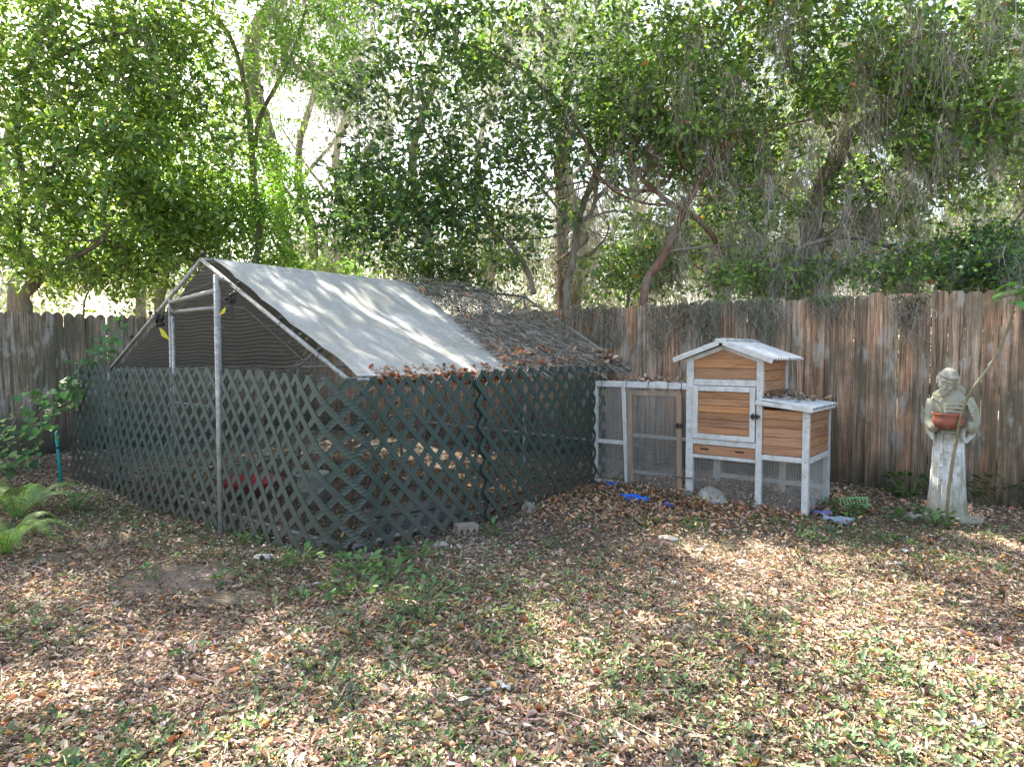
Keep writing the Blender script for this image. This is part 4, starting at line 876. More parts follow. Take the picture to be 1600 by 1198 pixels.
def leafplant(name, label, cat_, p, n, Ls, hgt, spread, col, seed, group=None, stems=True, tpl=OVAL, wr=.62):
    r_ = np.random.default_rng(seed); e = empty(name, p); setp(e, label, cat_, group); th = r_.random(n) * 6.283; rr = spread * np.sqrt(r_.random(n)); z = hgt * r_.random(n) ** .7
    P = np.stack([rr * np.cos(th), rr * np.sin(th), z + .02], 1); el = r_.uniform(-.3, .6, n); d = np.stack([np.cos(th) * np.cos(el), np.sin(th) * np.cos(el), np.sin(el)], 1) + r_.normal(0, .3, (n, 3))
    L = r_.uniform(.7, 1.3, n) * Ls; v, f = leaves(P, d, np.stack([r_.normal(0, .3, n), r_.normal(0, .3, n), np.ones(n)], 1), L, L * wr, tpl, 1.0)
    c = np.array(col)[None] * r_.uniform(.7, 1.35, (n, 1)) * np.array([[1, 1, 1]]); bulk('leaves', v, f, rep(c, tpl), M['weed'], e)
    b = MB()
    for q in P[::max(1, n // 40)]: b.tube([(q[0] * .3, q[1] * .3, 0), (q[0] * .7, q[1] * .7, q[2] * .7), q], .002, 3, (.12, .14, .06), cap=False)
    b.build('stems', M['col'], e); return e
g3 = lambda px, py: (lambda p: (p[0], p[1], float(gz(p[0], p[1]))))(gp(px, py))
for i, (px, py, n, Ls, h_, sp, lb) in enumerate([(560, 896, 44, .055, .08, .15, 'leafy green weed right under the bend of the lattice'), (470, 886, 30, .052, .08, .13, 'dull green weed left of the lattice bend'), (655, 874, 30, .05, .07, .13, 'broad-leaved weed between the lattice bend and the flat pale stone'),
    (560, 925, 46, .045, .05, .24, 'low dark green weed patch in front of the lattice bend'), (660, 945, 42, .045, .05, .22, 'low weed patch in front of the flat pale stone'), (610, 905, 30, .05, .07, .16, 'spreading weed between the two low patches and the lattice'),
    (295, 1030, 10, .035, .04, .07, 'small weed in the left foreground'), (228, 905, 12, .04, .05, .08, 'small weed left of the bare soil'), (345, 905, 12, .04, .05, .09, 'small weed beside the bare soil patch'), (770, 838, 18, .045, .07, .08, 'small upright weed beside the pale brick'),
    (395, 850, 24, .04, .06, .12, 'low weed at the foot of the lattice below the run door'), (1085, 823, 26, .035, .05, .10, 'small green weed on the leaf heap in front of the coop'), (1270, 850, 12, .05, .06, .09, 'weed in front of the right coop leg')]):
    leafplant('weed', lb, 'weed', g3(px, py), n, Ls, h_, sp, (.075, .165, .05), 20 + i, 'green weeds in front of the lattice and coop')
leafplant('fence_weed', 'dark leafy weed in front of the plinth of the statue', 'weed', g3(1462, 826), 40, .06, .12, .12, (.06, .12, .04), 50, 'weeds at the foot of the back fence')
leafplant('fence_weed', 'grassy weed clump at the fence foot right of the statue', 'weed', g3(1570, 790), 120, .09, .28, .28, (.06, .11, .04), 51, 'weeds at the foot of the back fence', wr=.2)
leafplant('fence_weed', 'small dark weed between the coop and the statue at the fence foot', 'weed', g3(1418, 782), 60, .07, .22, .16, (.05, .10, .035), 52, 'weeds at the foot of the back fence')
leafplant('fence_weed', 'low weed among the plastic scraps right of the coop', 'weed', g3(1318, 806), 40, .05, .08, .16, (.08, .17, .05), 53, 'weeds at the foot of the back fence')
leafplant('fence_weed', 'broad-leaved weed in the grass right of the coop before the statue', 'weed', g3(1404, 818), 18, .06, .08, .10, (.06, .13, .05), 54, 'weeds at the foot of the back fence')
# vine on the left fence with heart leaves
HEART = (np.array([(0, 0, 0), (-.12, -.28, .03), (.10, -.50, .08), (.50, -.40, .08), (1, 0, -.10), (.50, .40, .08), (.10, .50, .08), (-.12, .28, .03), (.35, 0, 0)]),
         np.array([(0, 1, 8), (1, 2, 8), (2, 3, 8), (3, 4, 8), (4, 5, 8), (5, 6, 8), (6, 7, 8), (7, 0, 8)]))
vine = empty('vine', at(60, 700, 6.7) * np.array((1, 1, 0))); setp(vine, 'climbing vine with big heart-shaped leaves beside the left fence', 'vine'); vo_ = np.array(vine.location)
stems = [[(200, 480, 7.6), (175, 530, 7.3), (120, 580, 7.0), (85, 620, 6.9), (50, 660, 6.7), (10, 700, 6.5), (-30, 740, 6.3)], [(185, 505, 7.5), (160, 555, 7.2), (125, 600, 6.95), (100, 640, 6.9)], [(120, 585, 7.0), (80, 640, 6.7), (60, 690, 6.6), (30, 720, 6.4), (0, 735, 6.2)], [(90, 620, 6.9), (40, 630, 6.6), (10, 680, 6.4), (-20, 690, 6.2)]]
b = MB(); lp = []
for s in stems:
    P = catmull([at(*q) for q in s], 8); b.tube([q - vo_ for q in P], .004, 5, (.13, .15, .07))
    for q in P:
        for _ in range(2): lp.append(q + RNG.normal(0, .055, 3))
b.build('stems', M['col'], vine); lp = np.array(lp) - vo_; n = len(lp); L = RNG.uniform(.04, .095, n); d = np.stack([RNG.normal(.1, .6, n), RNG.normal(-.5, .4, n), RNG.normal(-.35, .3, n)], 1); up = np.stack([RNG.normal(0, .3, n), RNG.normal(-.6, .3, n), np.ones(n)], 1)
v, f = leaves(lp, d, up, L, L * 1.05, HEART, 1.0); bulk('leaves', v, f, rep(pal(n, [(.07, .17, .06), (.11, .25, .06), (.06, .13, .05)], [3, 2, 3], .15), HEART), M['weed'], vine)

# papaya-like sapling leaning in front of the statue
sap = empty('sapling', g3(1478, 829)); setp(sap, 'thin leaning sapling with lobed green leaves in front of the statue', 'sapling'); s0 = np.array(sap.location)
sp_pts = [(1478, 829, 5.12), (1481, 780, 5.12), (1487, 730, 5.12), (1496, 680, 5.12), (1500, 655, 5.12), (1515, 615, 5.12), (1540, 580, 5.12), (1562, 545, 5.12), (1578, 505, 5.10), (1584, 480, 5.1), (1590, 460, 5.1)]
P = catmull([at(*q) for q in sp_pts], 6); k = len(P); b = MB(); b.tube([q - s0 for q in P], [.0125 - .005 * i / k for i in range(k)], 9, (.17, .16, .10)); 
for i in range(0, k, 2): b.ball(P[i] - s0 + rdir(1)[0] * .012, .009, (.17, .17, .10), 6, 4)
b.build('stem', M['bark'], sap, smooth=True)
b = MB()
def lobed(c, yaw, s, tilt):
    R = Matrix.Rotation(yaw, 3, 'Z') @ Matrix.Rotation(tilt, 3, 'X'); ctr = Vector(tuple(c)); vs = [ctr]; m_ = 42
    for i in range(m_ + 1):
        t = -2.6 + 5.2 * i / m_; lob = abs(math.cos(t * 1.75)); r = s * (.35 + .75 * lob ** 1.4) * (.75 + .25 * math.cos(t)) * (1 + .12 * math.sin(t * 17)); vs.append(ctr + R @ Vector((r * math.sin(t), r * math.cos(t), -.25 * r * r / s)))
    b.add(vs, [(0, i, i + 1) for i in range(1, m_ + 1)], random.choice([(.11, .30, .05), (.14, .34, .05), (.09, .25, .05)]))
top = P[-1] - s0
for i, (dx, dy, dz, s) in enumerate([(-.12, -.05, .02, .11), (-.06, -.1, -.06, .09), (.03, -.05, .05, .10), (.10, 0, .03, .12), (-.02, .05, .09, .11), (.08, -.1, -.05, .10), (-.15, .02, -.04, .07), (.0, -.08, -.12, .06)]):
    c = top + np.array((dx, dy, dz)); b.tube([top, (top + c) / 2 + ZV * .01, c], .004, 4, (.12, .22, .05)); lobed(c, math.atan2(-dx, dy) + random.uniform(-.4, .4), s, random.uniform(-.5, -.1))
b.build('leaves', M['weed'], sap)

# ================================================================== TREES
def grow(trunks, crowns, name, label, bark, lp_, group=None, leafL=.07, nl=34, tpl=KITE, wr=.5, moss=None, seed=0, limbs=0, clump=.20, twig_r=.004, cat_='tree', drop=.9, ymin=5.6, bigbranch=True):
    r_ = np.random.default_rng(seed); paths = []
    base = np.array(trunks[0][0][0][:3] if isinstance(trunks[0][0][0], (tuple, list)) else at(*trunks[0][0][:3]))
    base[2] = 0; e = empty(name, base); setp(e, label, cat_, group)
    mb = MB(); nodes = []; rads = []
    for ti, T in enumerate(trunks):
        pr = [at(*q[:3]) for q in T]; rr = [q[3] for q in T]
        if ti == 0: pr = [np.array((pr[0][0] + .05, pr[0][1], -.1))] + pr; rr = [rr[0] * 1.25] + rr
        P = catmull(pr, 7); R = np.interp(np.linspace(0, len(rr) - 1, len(P)), range(len(rr)), rr); P = P + r_.normal(0, .012, P.shape) * (R[:, None] * 12).clip(.3, 1)
        mb.tube([q - base for q in P], list(R * (1 + r_.normal(0, .05, len(R)))), 10 if R[0] > .05 else 7, bark)
        for q, rad_ in zip(P, R):
            if q[2] > .9: nodes.append(q); rads.append(rad_)
    for li in range(limbs):                                          # crooked side limbs
        cand = [i for i, q in enumerate(nodes) if q[2] > 1.7 and rads[i] > .012]; k0 = cand[r_.integers(0, len(cand))]; q = nodes[k0].copy(); r0 = min(rads[k0] * .6, r_.uniform(.010, .026)); an = r_.uniform(0, 6.28); hd_ = np.array((math.cos(an), .5 * math.sin(an), r_.uniform(-.15, .8)))
        P = [q]; L0_ = r_.uniform(.7, 2.2) / 7
        for st_ in range(7): hd_ = hd_ + r_.normal(0, .38, 3) * np.array((1, .6, 1)); hd_ /= np.linalg.norm(hd_); q = q + hd_ * L0_; P.append(q)
        P = [p_ for p_ in catmull(P, 3) if p_[2] > 1.5 and p_[1] > ymin]
        if len(P) < 6 or any(p_ @ U < UB + .05 and p_[2] < 2.6 for p_ in P): continue
        rr = [r0 * (1 - .8 * i / len(P)) for i in range(len(P))]; mb.tube([p_ - base for p_ in P], rr, 6, bark)
        for p_, r1 in zip(P, rr): nodes.append(p_); rads.append(r1)
    cl = []
    for cr_ in crowns:
        if len(cr_) == 2: cl.append(cr_[1]); continue
        (px, py, Y_, rx, ry, rz, n) = cr_
        c = at(px, py, Y_); d = r_.normal(size=(n, 3)); d /= np.linalg.norm(d, axis=1, keepdims=True); cl.append(c + d * (r_.random((n, 1)) ** .42) * np.array((rx, ry, rz)))
    cl = np.concatenate(cl); cl = cl[(cl[:, 1] > ymin) & (cl[:, 2] > .6)]
    inyard = (cl @ U < UB) & (cl @ V < VL) & (cl[:, 2] < 2.6); cl = cl[~inyard]      # nothing grows down into the yard
    cl = cl[np.argsort([np.min(np.linalg.norm(np.array(nodes) - q, axis=1)) for q in cl])]
    nd = np.array(nodes); par = list(range(len(nodes))); tubes = MB(); LPs = []; LDs = []
    nodes = list(nodes); arr = np.zeros((len(nodes) + len(cl) * 3, 3)); arr[:len(nodes)] = nodes; cnt = len(nodes); rad_arr = np.zeros(len(arr)); rad_arr[:cnt] = rads
    lm = lit(cl, .9)
    for ci, q in enumerate(cl):
        dd = arr[:cnt] - q; ds = np.einsum('ij,ij->i', dd, dd); k = int(np.argmin(ds)); p = arr[k]; dist = math.sqrt(ds[k])
        if dist < .03: continue
        r0 = min(rad_arr[k] * .75, .004 + .017 * dist ** .8) if rad_arr[k] > 0 else .004; m1 = p + (q - p) * .4 + r_.normal(0, .10, 3) * dist + np.array((0, 0, .10 * dist)); m2 = p + (q - p) * .75 + r_.normal(0, .06, 3) * dist
        mb.tube([p - base, m1 - base, m2 - base, q - base], [r0, r0 * .75, r0 * .5, .0022], 4, bark, cap=False)
        for z_, rr_ in ((m1, r0 * .75), (m2, r0 * .5), (q, .003)): arr[cnt] = z_; rad_arr[cnt] = rr_; cnt += 1
        nn = int(nl * r_.uniform(.3, 1.15)); a = r_.random((nn, 1)) ** .6; ax = q - m2 if dist < .6 else (q - m2) / (np.linalg.norm(q - m2) + 1e-9) * .3
        pos = q - ax * (1 - a) * 1.2 + r_.normal(0, 1, (nn, 3)) * np.array((clump, clump, clump * .6)) * .5; LPs.append(pos); dirn = pos - (q - ax * .8); LDs.append(dirn / (np.linalg.norm(dirn, axis=1, keepdims=True) + 1e-6) + r_.normal(0, .45, (nn, 3)) + np.array((0, 0, -.25)))
    LPs = np.concatenate(LPs); LDs = np.concatenate(LDs); ids = lit(LPs); keep = ~(ids & (r_.random(len(LPs)) < .97)); LPs = LPs[keep]; LDs = LDs[keep]; n = len(LPs)
    L = r_.uniform(.6, 1.4, n) * leafL * 1.15; up = r_.normal(0, .55, (n, 3)) + np.array((0, 0, 1.0))
    v, f = leaves(LPs - base, LDs, up, L, L * wr, tpl, r_.normal(.8, .8, n)); c = np.clip(pal(n, lp_[0], lp_[1], .16) * 1.65, 0, .6)
    mb.build('trunk', M['bark'], e, smooth=True); bulk('crown', v, f, rep(c, tpl), M['leaf'], e)
    if moss:
        nm_, Lr, per, zmin = moss; cand = arr[:cnt]; cand = cand[cand[:, 2] > zmin]; mp_ = cand[r_.integers(0, len(cand), nm_)]
        mp_ = mp_[(mp_ @ U > UB + .1) | (mp_ @ V > VL + .1) | (mp_[:, 2] > 4.2)]; mp_ = mp_[~lit(mp_, .8)]
        v, f, c = strands(mp_, int(per * 1.25), Lr, .0026, .05); vv = v.reshape(-1, 12, 3); low = vv[:, :, 2].min(1) > .9; v = vv[low].reshape(-1, 3); c = c.reshape(-1, 12, 3)[low].reshape(-1, 3)
        nS = int(low.sum()); b_ = (np.arange(nS) * 12)[:, None]; f = np.concatenate([b_ + np.array([[2 * k, 2 * k + 1, 2 * k + 3, 2 * k + 2]]) for k in range(5)])
        bulk('hanging_moss', v - base, f, c, M['moss'], e)
    return e
ng = 3500; gx_ = RNG.uniform(-8, 5.5, ng); gy_ = RNG.uniform(1.5, 11.5, ng); hz_ = RNG.uniform(5.6, 8.6, ng); OVH = np.stack([gx_, gy_, np.zeros(ng)], 1) + SD * (hz_ / SD[2])[:, None]
OVH = OVH[(OVH[:, 2] > 1.34 + .56 * OVH[:, 1] + .35) & (OVH[:, 1] > 4.6) & ~lit(OVH, 1.25)]     # unseen high boughs, added above the view to shade the yard between the openings
ov = lambda a, b: ('pts', OVH[(OVH[:, 0] >= a) & (OVH[:, 0] < b)])
GB = (.14, .125, .105); RB = (.17, .105, .085); OB = (.19, .17, .145)
BRI = ([(.12, .20, .045), (.09, .16, .045), (.19, .27, .05), (.06, .11, .04)], [4, 4, 2.5, 3])
YEL = ([(.11, .22, .035), (.15, .27, .04), (.08, .16, .03)], [4, 3, 2])
DRK = ([(.045, .085, .040), (.06, .115, .045), (.09, .165, .04), (.04, .07, .045), (.16, .26, .045)], [5, 5, 3, 3, 1.2])
MID = ([(.075, .14, .04), (.11, .19, .045), (.055, .10, .04), (.15, .25, .05), (.30, .14, .04)], [4, 3.5, 3, 2.5, .12])
PAL = ([(.11, .15, .085), (.15, .19, .11), (.09, .12, .07)], [3, 3, 2])
grow([[(40, 480, 9.6, .085), (62, 425, 9.6, .075), (28, 375, 9.6, .06), (38, 300, 9.4, .055), (25, 210, 9.2, .045), (45, 110, 9, .035), (90, 10, 8.8, .03)], [(62, 425, 9.6, .05), (110, 405, 9.4, .04), (155, 380, 9.2, .03), (172, 350, 9.1, .02)], [(28, 375, 9.6, .04), (-30, 330, 9.4, .03), (-80, 300, 9.2, .02)],
      [(35, 300, 9.4, .04), (110, 240, 9.0, .03), (175, 190, 8.8, .02)], [(45, 110, 9, .03), (160, 60, 8.6, .025), (260, 40, 8.4, .015)]],
     [(60, 130, 9.0, 2.0, 1.4, 2.0, 380), (230, 180, 9.2, 1.4, 1.3, 1.6, 260), (100, 330, 9.4, 1.6, .9, 1.1, 210), (280, 340, 10, 1.2, .9, 1.0, 200), (180, 420, 10, 1.6, .8, .5, 110), (120, -120, 8.6, 2.4, 1.6, 1.6, 200), (-120, 200, 8.6, 1.4, 1.4, 2.4, 160), ov(-99, -4)],
     'broadleaf_tree', 'bright green broadleaf tree with a crooked trunk behind the left fence', GB, BRI, None, .095, 34, KITE, .42, (170, (.15, .6), 16, 2.2), 1, limbs=12)
grow([[(400, 440, 10.2, .05), (405, 370, 10.2, .048), (398, 290, 10.2, .045), (392, 210, 10.1, .045), (385, 150, 10, .035), (365, 70, 9.9, .03), (330, 20, 9.8, .025), (280, 0, 9.7, .02)], [(398, 230, 10.1, .03), (408, 180, 10, .033), (440, 120, 9.9, .028), (465, 60, 9.8, .022), (478, 10, 9.8, .02)]],
     [(330, 130, 10.0, 1.0, .8, 1.3, 140), (440, 330, 10.2, .65, .5, .75, 95), (340, 340, 10.4, .9, .5, .7, 110), (520, 60, 9.8, .55, .5, .9, 70), (430, 60, 9.6, .7, .6, .7, 50), (440, 240, 10.2, .35, .4, .5, 30), (450, 418, 10.5, .6, .5, .25, 55), (380, -80, 9.4, 1.5, 1, .9, 110)],
     'slender_tree', 'slender forked tree with feathery yellow green leaves behind the peak of the run', OB, YEL, None, .075, 36, KITE, .32, (130, (.2, .7), 18, 2.2), 2)
grow([[(455, 440, 14, .13), (440, 340, 14, .13), (420, 220, 14, .15), (395, 130, 14, .16), (398, 50, 14, .15), (440, -10, 14, .13), (470, -80, 14, .1)], [(445, 110, 13.6, .06), (442, 60, 13.6, .08), (425, 0, 13.6, .09), (410, -70, 13.6, .09)], [(440, 90, 13.6, .05), (500, 120, 13.4, .04), (560, 70, 13.2, .035), (590, 60, 13, .02)]],
     [(420, -120, 13, 2.6, 1.5, 1.4, 220), (560, -20, 12.5, 1.3, 1, .8, 70), (560, 130, 13, .9, .8, 1.0, 30)],
     'oak_tree', 'big mossy oak with a thick leaning trunk high above the run', OB, DRK, None, .08, 30, KITE, .45, (200, (.6, 2.6), 22, 3.6), 3)
grow([[(885, 476, 9.2, .055), (890, 430, 9.2, .052), (900, 370, 9.2, .05), (908, 330, 9.2, .045), (925, 285, 9.1, .045), (938, 255, 9.1, .04), (960, 200, 9, .03), (975, 120, 8.8, .02)], [(905, 350, 9.2, .03), (925, 330, 9.1, .03), (932, 290, 9.1, .026), (935, 250, 9.1, .02)], [(835, 460, 9.5, .04), (825, 425, 9.5, .035), (800, 385, 9.4, .03), (770, 360, 9.3, .022), (700, 330, 9.2, .015)],
      [(905, 350, 9.2, .025), (880, 335, 9.2, .02), (850, 300, 9.2, .015), (790, 240, 9.0, .012)], [(938, 255, 9.1, .03), (880, 170, 8.9, .02), (800, 100, 8.7, .015), (700, 60, 8.5, .01)]],
     [(740, 170, 8.9, 1.8, .9, 1.25, 225), (640, 290, 9.2, 1.15, .8, .9, 130), (760, 340, 9.3, 1.3, .7, .8, 110), (900, 120, 8.8, 1.3, .8, 1.0, 100), (720, 30, 8.5, 1.3, 1, .8, 60), (560, 330, 10, .8, .5, .8, 110), (960, 200, 9, .6, .6, .8, 70), (690, 420, 10.4, 1.4, .5, .35, 90), (800, -130, 8.2, 2.6, 1.4, 1.2, 150), ov(-4, .5)],
     'shrubby_tree', 'dark glossy green tree with twin grey stems behind the middle of the fence', OB, DRK, None, .085, 30, KITE, .52, (240, (.15, .7), 20, 2.2), 4, limbs=26)
grow([[(1005, 470, 8.4, .05), (1035, 405, 8.4, .048), (1068, 330, 8.4, .045), (1090, 290, 8.3, .04), (1120, 245, 8.2, .03), (1150, 180, 8.1, .02)], [(1128, 445, 8.5, .025), (1122, 385, 8.5, .03), (1092, 345, 8.5, .033), (1040, 312, 8.5, .033), (1000, 275, 8.5, .028), (980, 235, 8.4, .022)]],
     [(1080, 130, 8.2, 1.2, .9, .9, 210), (1050, 230, 8.6, .8, .6, .6, 95), (1150, 330, 8.9, .8, .6, .8, 80), (1020, 390, 9.2, .8, .5, .5, 70), (1080, -80, 7.8, 1.8, 1.2, 1.0, 210)],
     'leaning_tree', 'leaning tree with a crossing reddish branch behind the fence left of the coop roof', RB, MID, None, .078, 30, KITE, .5, (200, (.2, .8), 22, 2.1), 5, limbs=18)
grow([[(1262, 450, 8.6, .14), (1265, 390, 8.6, .13), (1272, 330, 8.6, .125), (1295, 270, 8.6, .12), (1318, 225, 8.5, .10), (1350, 195, 8.4, .075), (1400, 150, 8.2, .05), (1440, 70, 8, .035)], [(1300, 255, 8.5, .06), (1297, 205, 8.5, .05), (1260, 150, 8.3, .035), (1220, 60, 8.1, .03), (1250, 35, 8.1, .02)],
      [(1350, 195, 8.4, .045), (1410, 180, 8.2, .035), (1465, 172, 8.0, .033), (1520, 170, 7.9, .03), (1570, 155, 7.8, .028), (1640, 140, 7.6, .025)], [(1200, 420, 8.0, .02), (1240, 392, 8.0, .028), (1290, 374, 8.0, .032), (1335, 370, 8.0, .028), (1385, 385, 8.0, .02), (1420, 400, 8.0, .012)],
      [(1240, 400, 8.2, .02), (1290, 410, 8.2, .028), (1340, 428, 8.2, .022), (1400, 440, 8.2, .015)], [(1320, 230, 8.5, .025), (1350, 290, 8.3, .022), (1365, 350, 8.2, .016), (1375, 385, 8.1, .01)]],
     [(1260, 80, 8.0, 1.7, 1.0, .95, 170), (1420, 90, 8.0, 1.4, 1.0, .9, 130), (1480, 240, 8.2, 1.2, .8, .7, 150), (1340, 330, 8.6, .8, .6, .6, 90), (1530, 130, 7.6, 1.0, .8, 1.0, 150), (1180, 230, 8.6, .8, .6, .6, 80), (1350, -110, 7.4, 2.4, 1.3, 1.0, 200), ov(.5, 99), (1230, 420, 9, 1, .5, .35, 70)],
     'mossy_tree', 'big moss-draped tree with a thick curved trunk behind the fence right of the coop', GB, MID, None, .078, 30, KITE, .5, (520, (.15, .8), 24, 2.1), 6, limbs=30)
grow([[(1640, 470, 9.5, .09), (1620, 330, 9.5, .08), (1560, 200, 9.3, .06), (1500, 80, 9, .04)], [(1640, 430, 8.5, .03), (1570, 400, 8.3, .03), (1490, 415, 8.2, .02)]],
     [(1600, 300, 9.0, 1.0, .8, .9, 100), (1560, 395, 8.3, .9, .5, .32, 150), (1620, 120, 8.8, 1.3, 1, 1.2, 160)],
     'evergreen_tree', 'dark leafed tree at the right edge overhanging the back fence', GB, DRK, None, .075, 30, KITE, .45, (150, (.3, 1.1), 22, 2.3), 7, limbs=10)
grow([[(1180, 470, 11, .05), (1190, 380, 11, .05), (1230, 280, 11, .04), (1220, 160, 11, .03)], [(1190, 380, 11, .03), (1130, 300, 11, .02), (1100, 200, 11, .015)]],
     [(1200, 250, 11, 1.5, .8, 1.3, 150), (1330, 200, 11.5, 1.5, .8, 1.3, 120), (1120, 400, 10.5, 1.2, .7, .5, 70)],
     'slim_tree', 'thin pale tree farther back, seen left of the thick curved trunk', OB, MID, None, .07, 28, KITE, .45, (260, (.4, 1.3), 22, 2.0), 8, limbs=18)
grow([[(880, 475, 12, .10), (878, 330, 12, .10), (875, 230, 12, .09), (890, 120, 12, .07)], [(878, 300, 12, .05), (900, 350, 11.8, .05), (915, 375, 11.6, .05), (870, 410, 11.5, .03)]],
     [(860, 40, 12, 1.8, 1, 1.0, 120), (960, 100, 12, 1.3, 1, 1.2, 80)],
     'reddish_tree', 'reddish trunk tree standing behind the twin grey stems', RB, MID, None, .075, 26, KITE, .45, (150, (.4, 1.4), 22, 2.6), 9, limbs=10)
grow([[(250, 480, 12.3, .09), (262, 400, 12.3, .08), (250, 300, 12.2, .07), (290, 200, 12, .05)], [(256, 350, 12.2, .05), (330, 290, 12, .035), (370, 230, 12, .02)]],
     [(290, 290, 12.2, 2.1, 1.2, 1.7, 300), (200, 400, 12.5, 1.8, 1, .8, 100)],
     'leafy_tree', 'mid green leafy tree standing in the yard corner behind the broadleaf tree', OB, MID, None, .085, 32, KITE, .45, (110, (.2, .9), 20, 2.2), 12, limbs=10)
# background row of moss-hung trees
bgx = [(540, 17), (760, 18), (1000, 16), (1420, 14), (1560, 16), (220, 17), (20, 16), (480, 16), (660, 15), (900, 14.5), (1130, 13.5), (1290, 15)]
names = ['hazy moss-hung tree far behind the right end of the tarp ridge', 'hazy tree far behind the centre of the dark glossy tree', 'hazy moss-hung tree far behind the coop run', 'pale moss-hung tree far behind, right of the thick curved trunk', 'pale moss-hung tree far behind at the right edge', 'pale tree far behind the left fence, nearer the run', 'pale tree far behind at the left edge', 'hazy thin tree far behind the bright sky gap', 'pale tree far behind the tarp ridge end', 'moss-hung tree far behind the twin grey stems', 'moss-hung tree far behind, above the coop', 'moss-hung tree far behind, just left of the thick curved trunk']
for i, ((px, Y_), lb) in enumerate(zip(bgx, names)):
    q = 1000 / Y_ / 10
    dens = .5 if px in (540,) else 1
    grow([[(px, 480, Y_, .12), (px + 10, 380, Y_, .11), (px - 15, 250, Y_, .09), (px + 20, 120, Y_, .06)], [(px - 8, 280, Y_, .05), (px + 60, 200, Y_, .035), (px + 110, 150, Y_, .02)], [(px, 340, Y_, .05), (px - 60, 260, Y_, .035), (px - 100, 200, Y_, .02)]],
         [(px, 120, Y_, 2.6, 1.5, 2.0, int(80 * dens)), (px + 30, 370, Y_, 2.2, 1.3, 1.3, int(120 * dens))], 'background_tree', lb, OB, PAL, 'moss-hung trees far behind the fence', .10, 26, KITE, .45, (int(230 * dens), (.6, 2.0), 18, 1.6), 30 + i, clump=.3)
# understorey shrubs right behind the fence
for i, (px, py, Y_, rx, rz, n, lb, p_) in enumerate([(660, 430, 10.6, 1.1, .35, 70, 'low green shrub showing over the fence behind the tarp ridge', MID), (980, 430, 9.2, .9, .4, 80, 'tangled shrub above the fence left of the coop', MID), (1200, 440, 8.2, .8, .35, 80, 'leafy shrub over the fence behind the coop roof', MID),
        (1420, 420, 7.9, .8, .32, 70, 'thin twiggy shrub over the fence above the statue', MID), (1545, 420, 7.5, .5, .24, 90, 'dark bushy shrub over the fence at the right edge', DRK), (130, 440, 10.5, 1.2, .5, 60, 'sparse shrub over the left fence', BRI), (530, 420, 12.8, .9, .35, 50, 'bright shrub peeking over the tarp ridge', YEL)]):
    grow([[(px, py + 60, Y_, .02), (px + 10, py, Y_, .015), (px - 20, py - 40, Y_, .01)]], [(px, py, Y_, rx, .45, rz, n)], 'shrub', lb, GB, p_, 'shrubs growing behind the fence', .065, 26, KITE, .5, (40, (.1, .4), 12, 1.6), 60 + i, cat_='shrub')
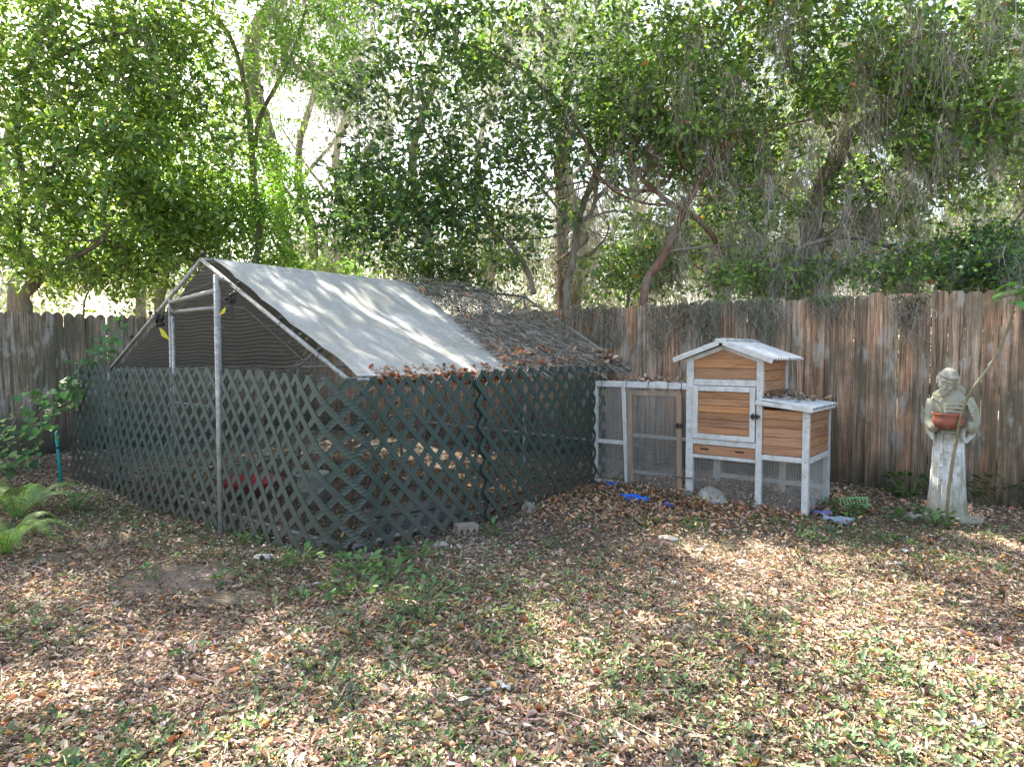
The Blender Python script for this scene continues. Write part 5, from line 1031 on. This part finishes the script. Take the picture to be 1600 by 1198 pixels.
# greenery hanging over the fence top
def hangveg(px0, px1, py, drop_, n, label, seed, col):
    r_ = np.random.default_rng(seed); p = []
    cs_ = [r_.uniform(px0, px1) for _ in range(max(1, int((px1 - px0) / 28)))]
    for _ in range(n):
        ci_ = r_.integers(0, len(cs_)); px = cs_[ci_] + r_.normal(0, 13); dl = .25 + .75 * abs(math.sin(cs_[ci_] * 7.7)); d = ray(px, py); k = (UB - .03) / (d @ U); q = np.array((0, 0, CAM_H)) + d * k; p.append(q + np.array((0, 0, -drop_ * dl * math.exp(-((px - cs_[ci_]) / 22) ** 2) * r_.random() ** 1.3 + .03)) - U * abs(r_.normal(0, .03)))
    p = np.array(p); base = p.mean(0); e = empty('hanging_creeper', base); setp(e, label, 'creeper', 'creepers hanging over the back fence')
    m_ = r_.normal(0, .3, (n, 3)) + np.array((0, -.2, -.7)); L = r_.uniform(.02, .05, n); v, f = leaves(p - base, m_, rdir(n) - U * .8, L, L * .5, KITE); bulk('leaves', v, f, rep(pal(n, col, [1] * len(col), .2), KITE), M['weed'], e)
    ms = p[::3]; v, f, c = strands(ms, 5, (.1, .35), .0022, .02); bulk('strands', v - base, f, c, M['moss'], e)
GV = [(.12, .16, .075), (.19, .19, .14), (.16, .16, .12)]
hangveg(870, 1040, 478, .55, 420, 'thin creeper and moss over the fence between run and coop', 1, GV)
hangveg(1050, 1240, 472, .50, 800, 'creeper and grey moss over the fence above the coop', 2, GV + [(.12, .20, .07)])
hangveg(1285, 1330, 466, .34, 190, 'small green creeper over the fence right of the coop roof', 3, [(.11, .22, .07), (.10, .17, .06)])
hangveg(1375, 1425, 466, .34, 170, 'dark creeper patch over the fence above left of the statue', 4, [(.08, .11, .05), (.13, .13, .09)])
# moss and greenery caught on the netting half of the roof
n = 900; t_ = 2.1 + RNG.random(n) * 2.1; q = 1 - RNG.random(n) ** 1.6 * .5; p = np.array([slope(a, b_, .03 + .05 * RNG.random()) for a, b_ in zip(t_, q)]); L = RNG.uniform(.02, .05, n)
v, f = leaves(p, rdir(n), rdir(n) + np.array((0, 0, 1)), L, L * .5, KITE); setp(bulk('roof_creeper', v, f, rep(pal(n, [(.06, .11, .04), (.10, .13, .06), (.2, .17, .12)], [3, 2, 2], .2), KITE), M['weed']), 'green creeper growing over the ridge of the netting roof', 'creeper', kind='stuff')
# far woods closing the horizon
n = 60000; ang = RNG.uniform(-.85, .85, n); dist = RNG.uniform(24, 34, n); zz = RNG.random(n) ** 1.2 * (3.6 + 1.2 * np.sin(ang * 14) + .8 * np.sin(ang * 37)); p = np.stack([np.sin(ang) * dist, np.cos(ang) * dist, zz], 1); L = RNG.uniform(.15, .32, n)
v, f = leaves(p, rdir(n), rdir(n), L, L * .6, KITE); setp(bulk('far_woods', v, f, rep(pal(n, [(.11, .15, .09), (.15, .19, .12), (.19, .19, .16)], [2, 2, 2], .15), KITE), M['leaf']), 'pale far-off woods seen between the trunks', 'woods', kind='stuff')
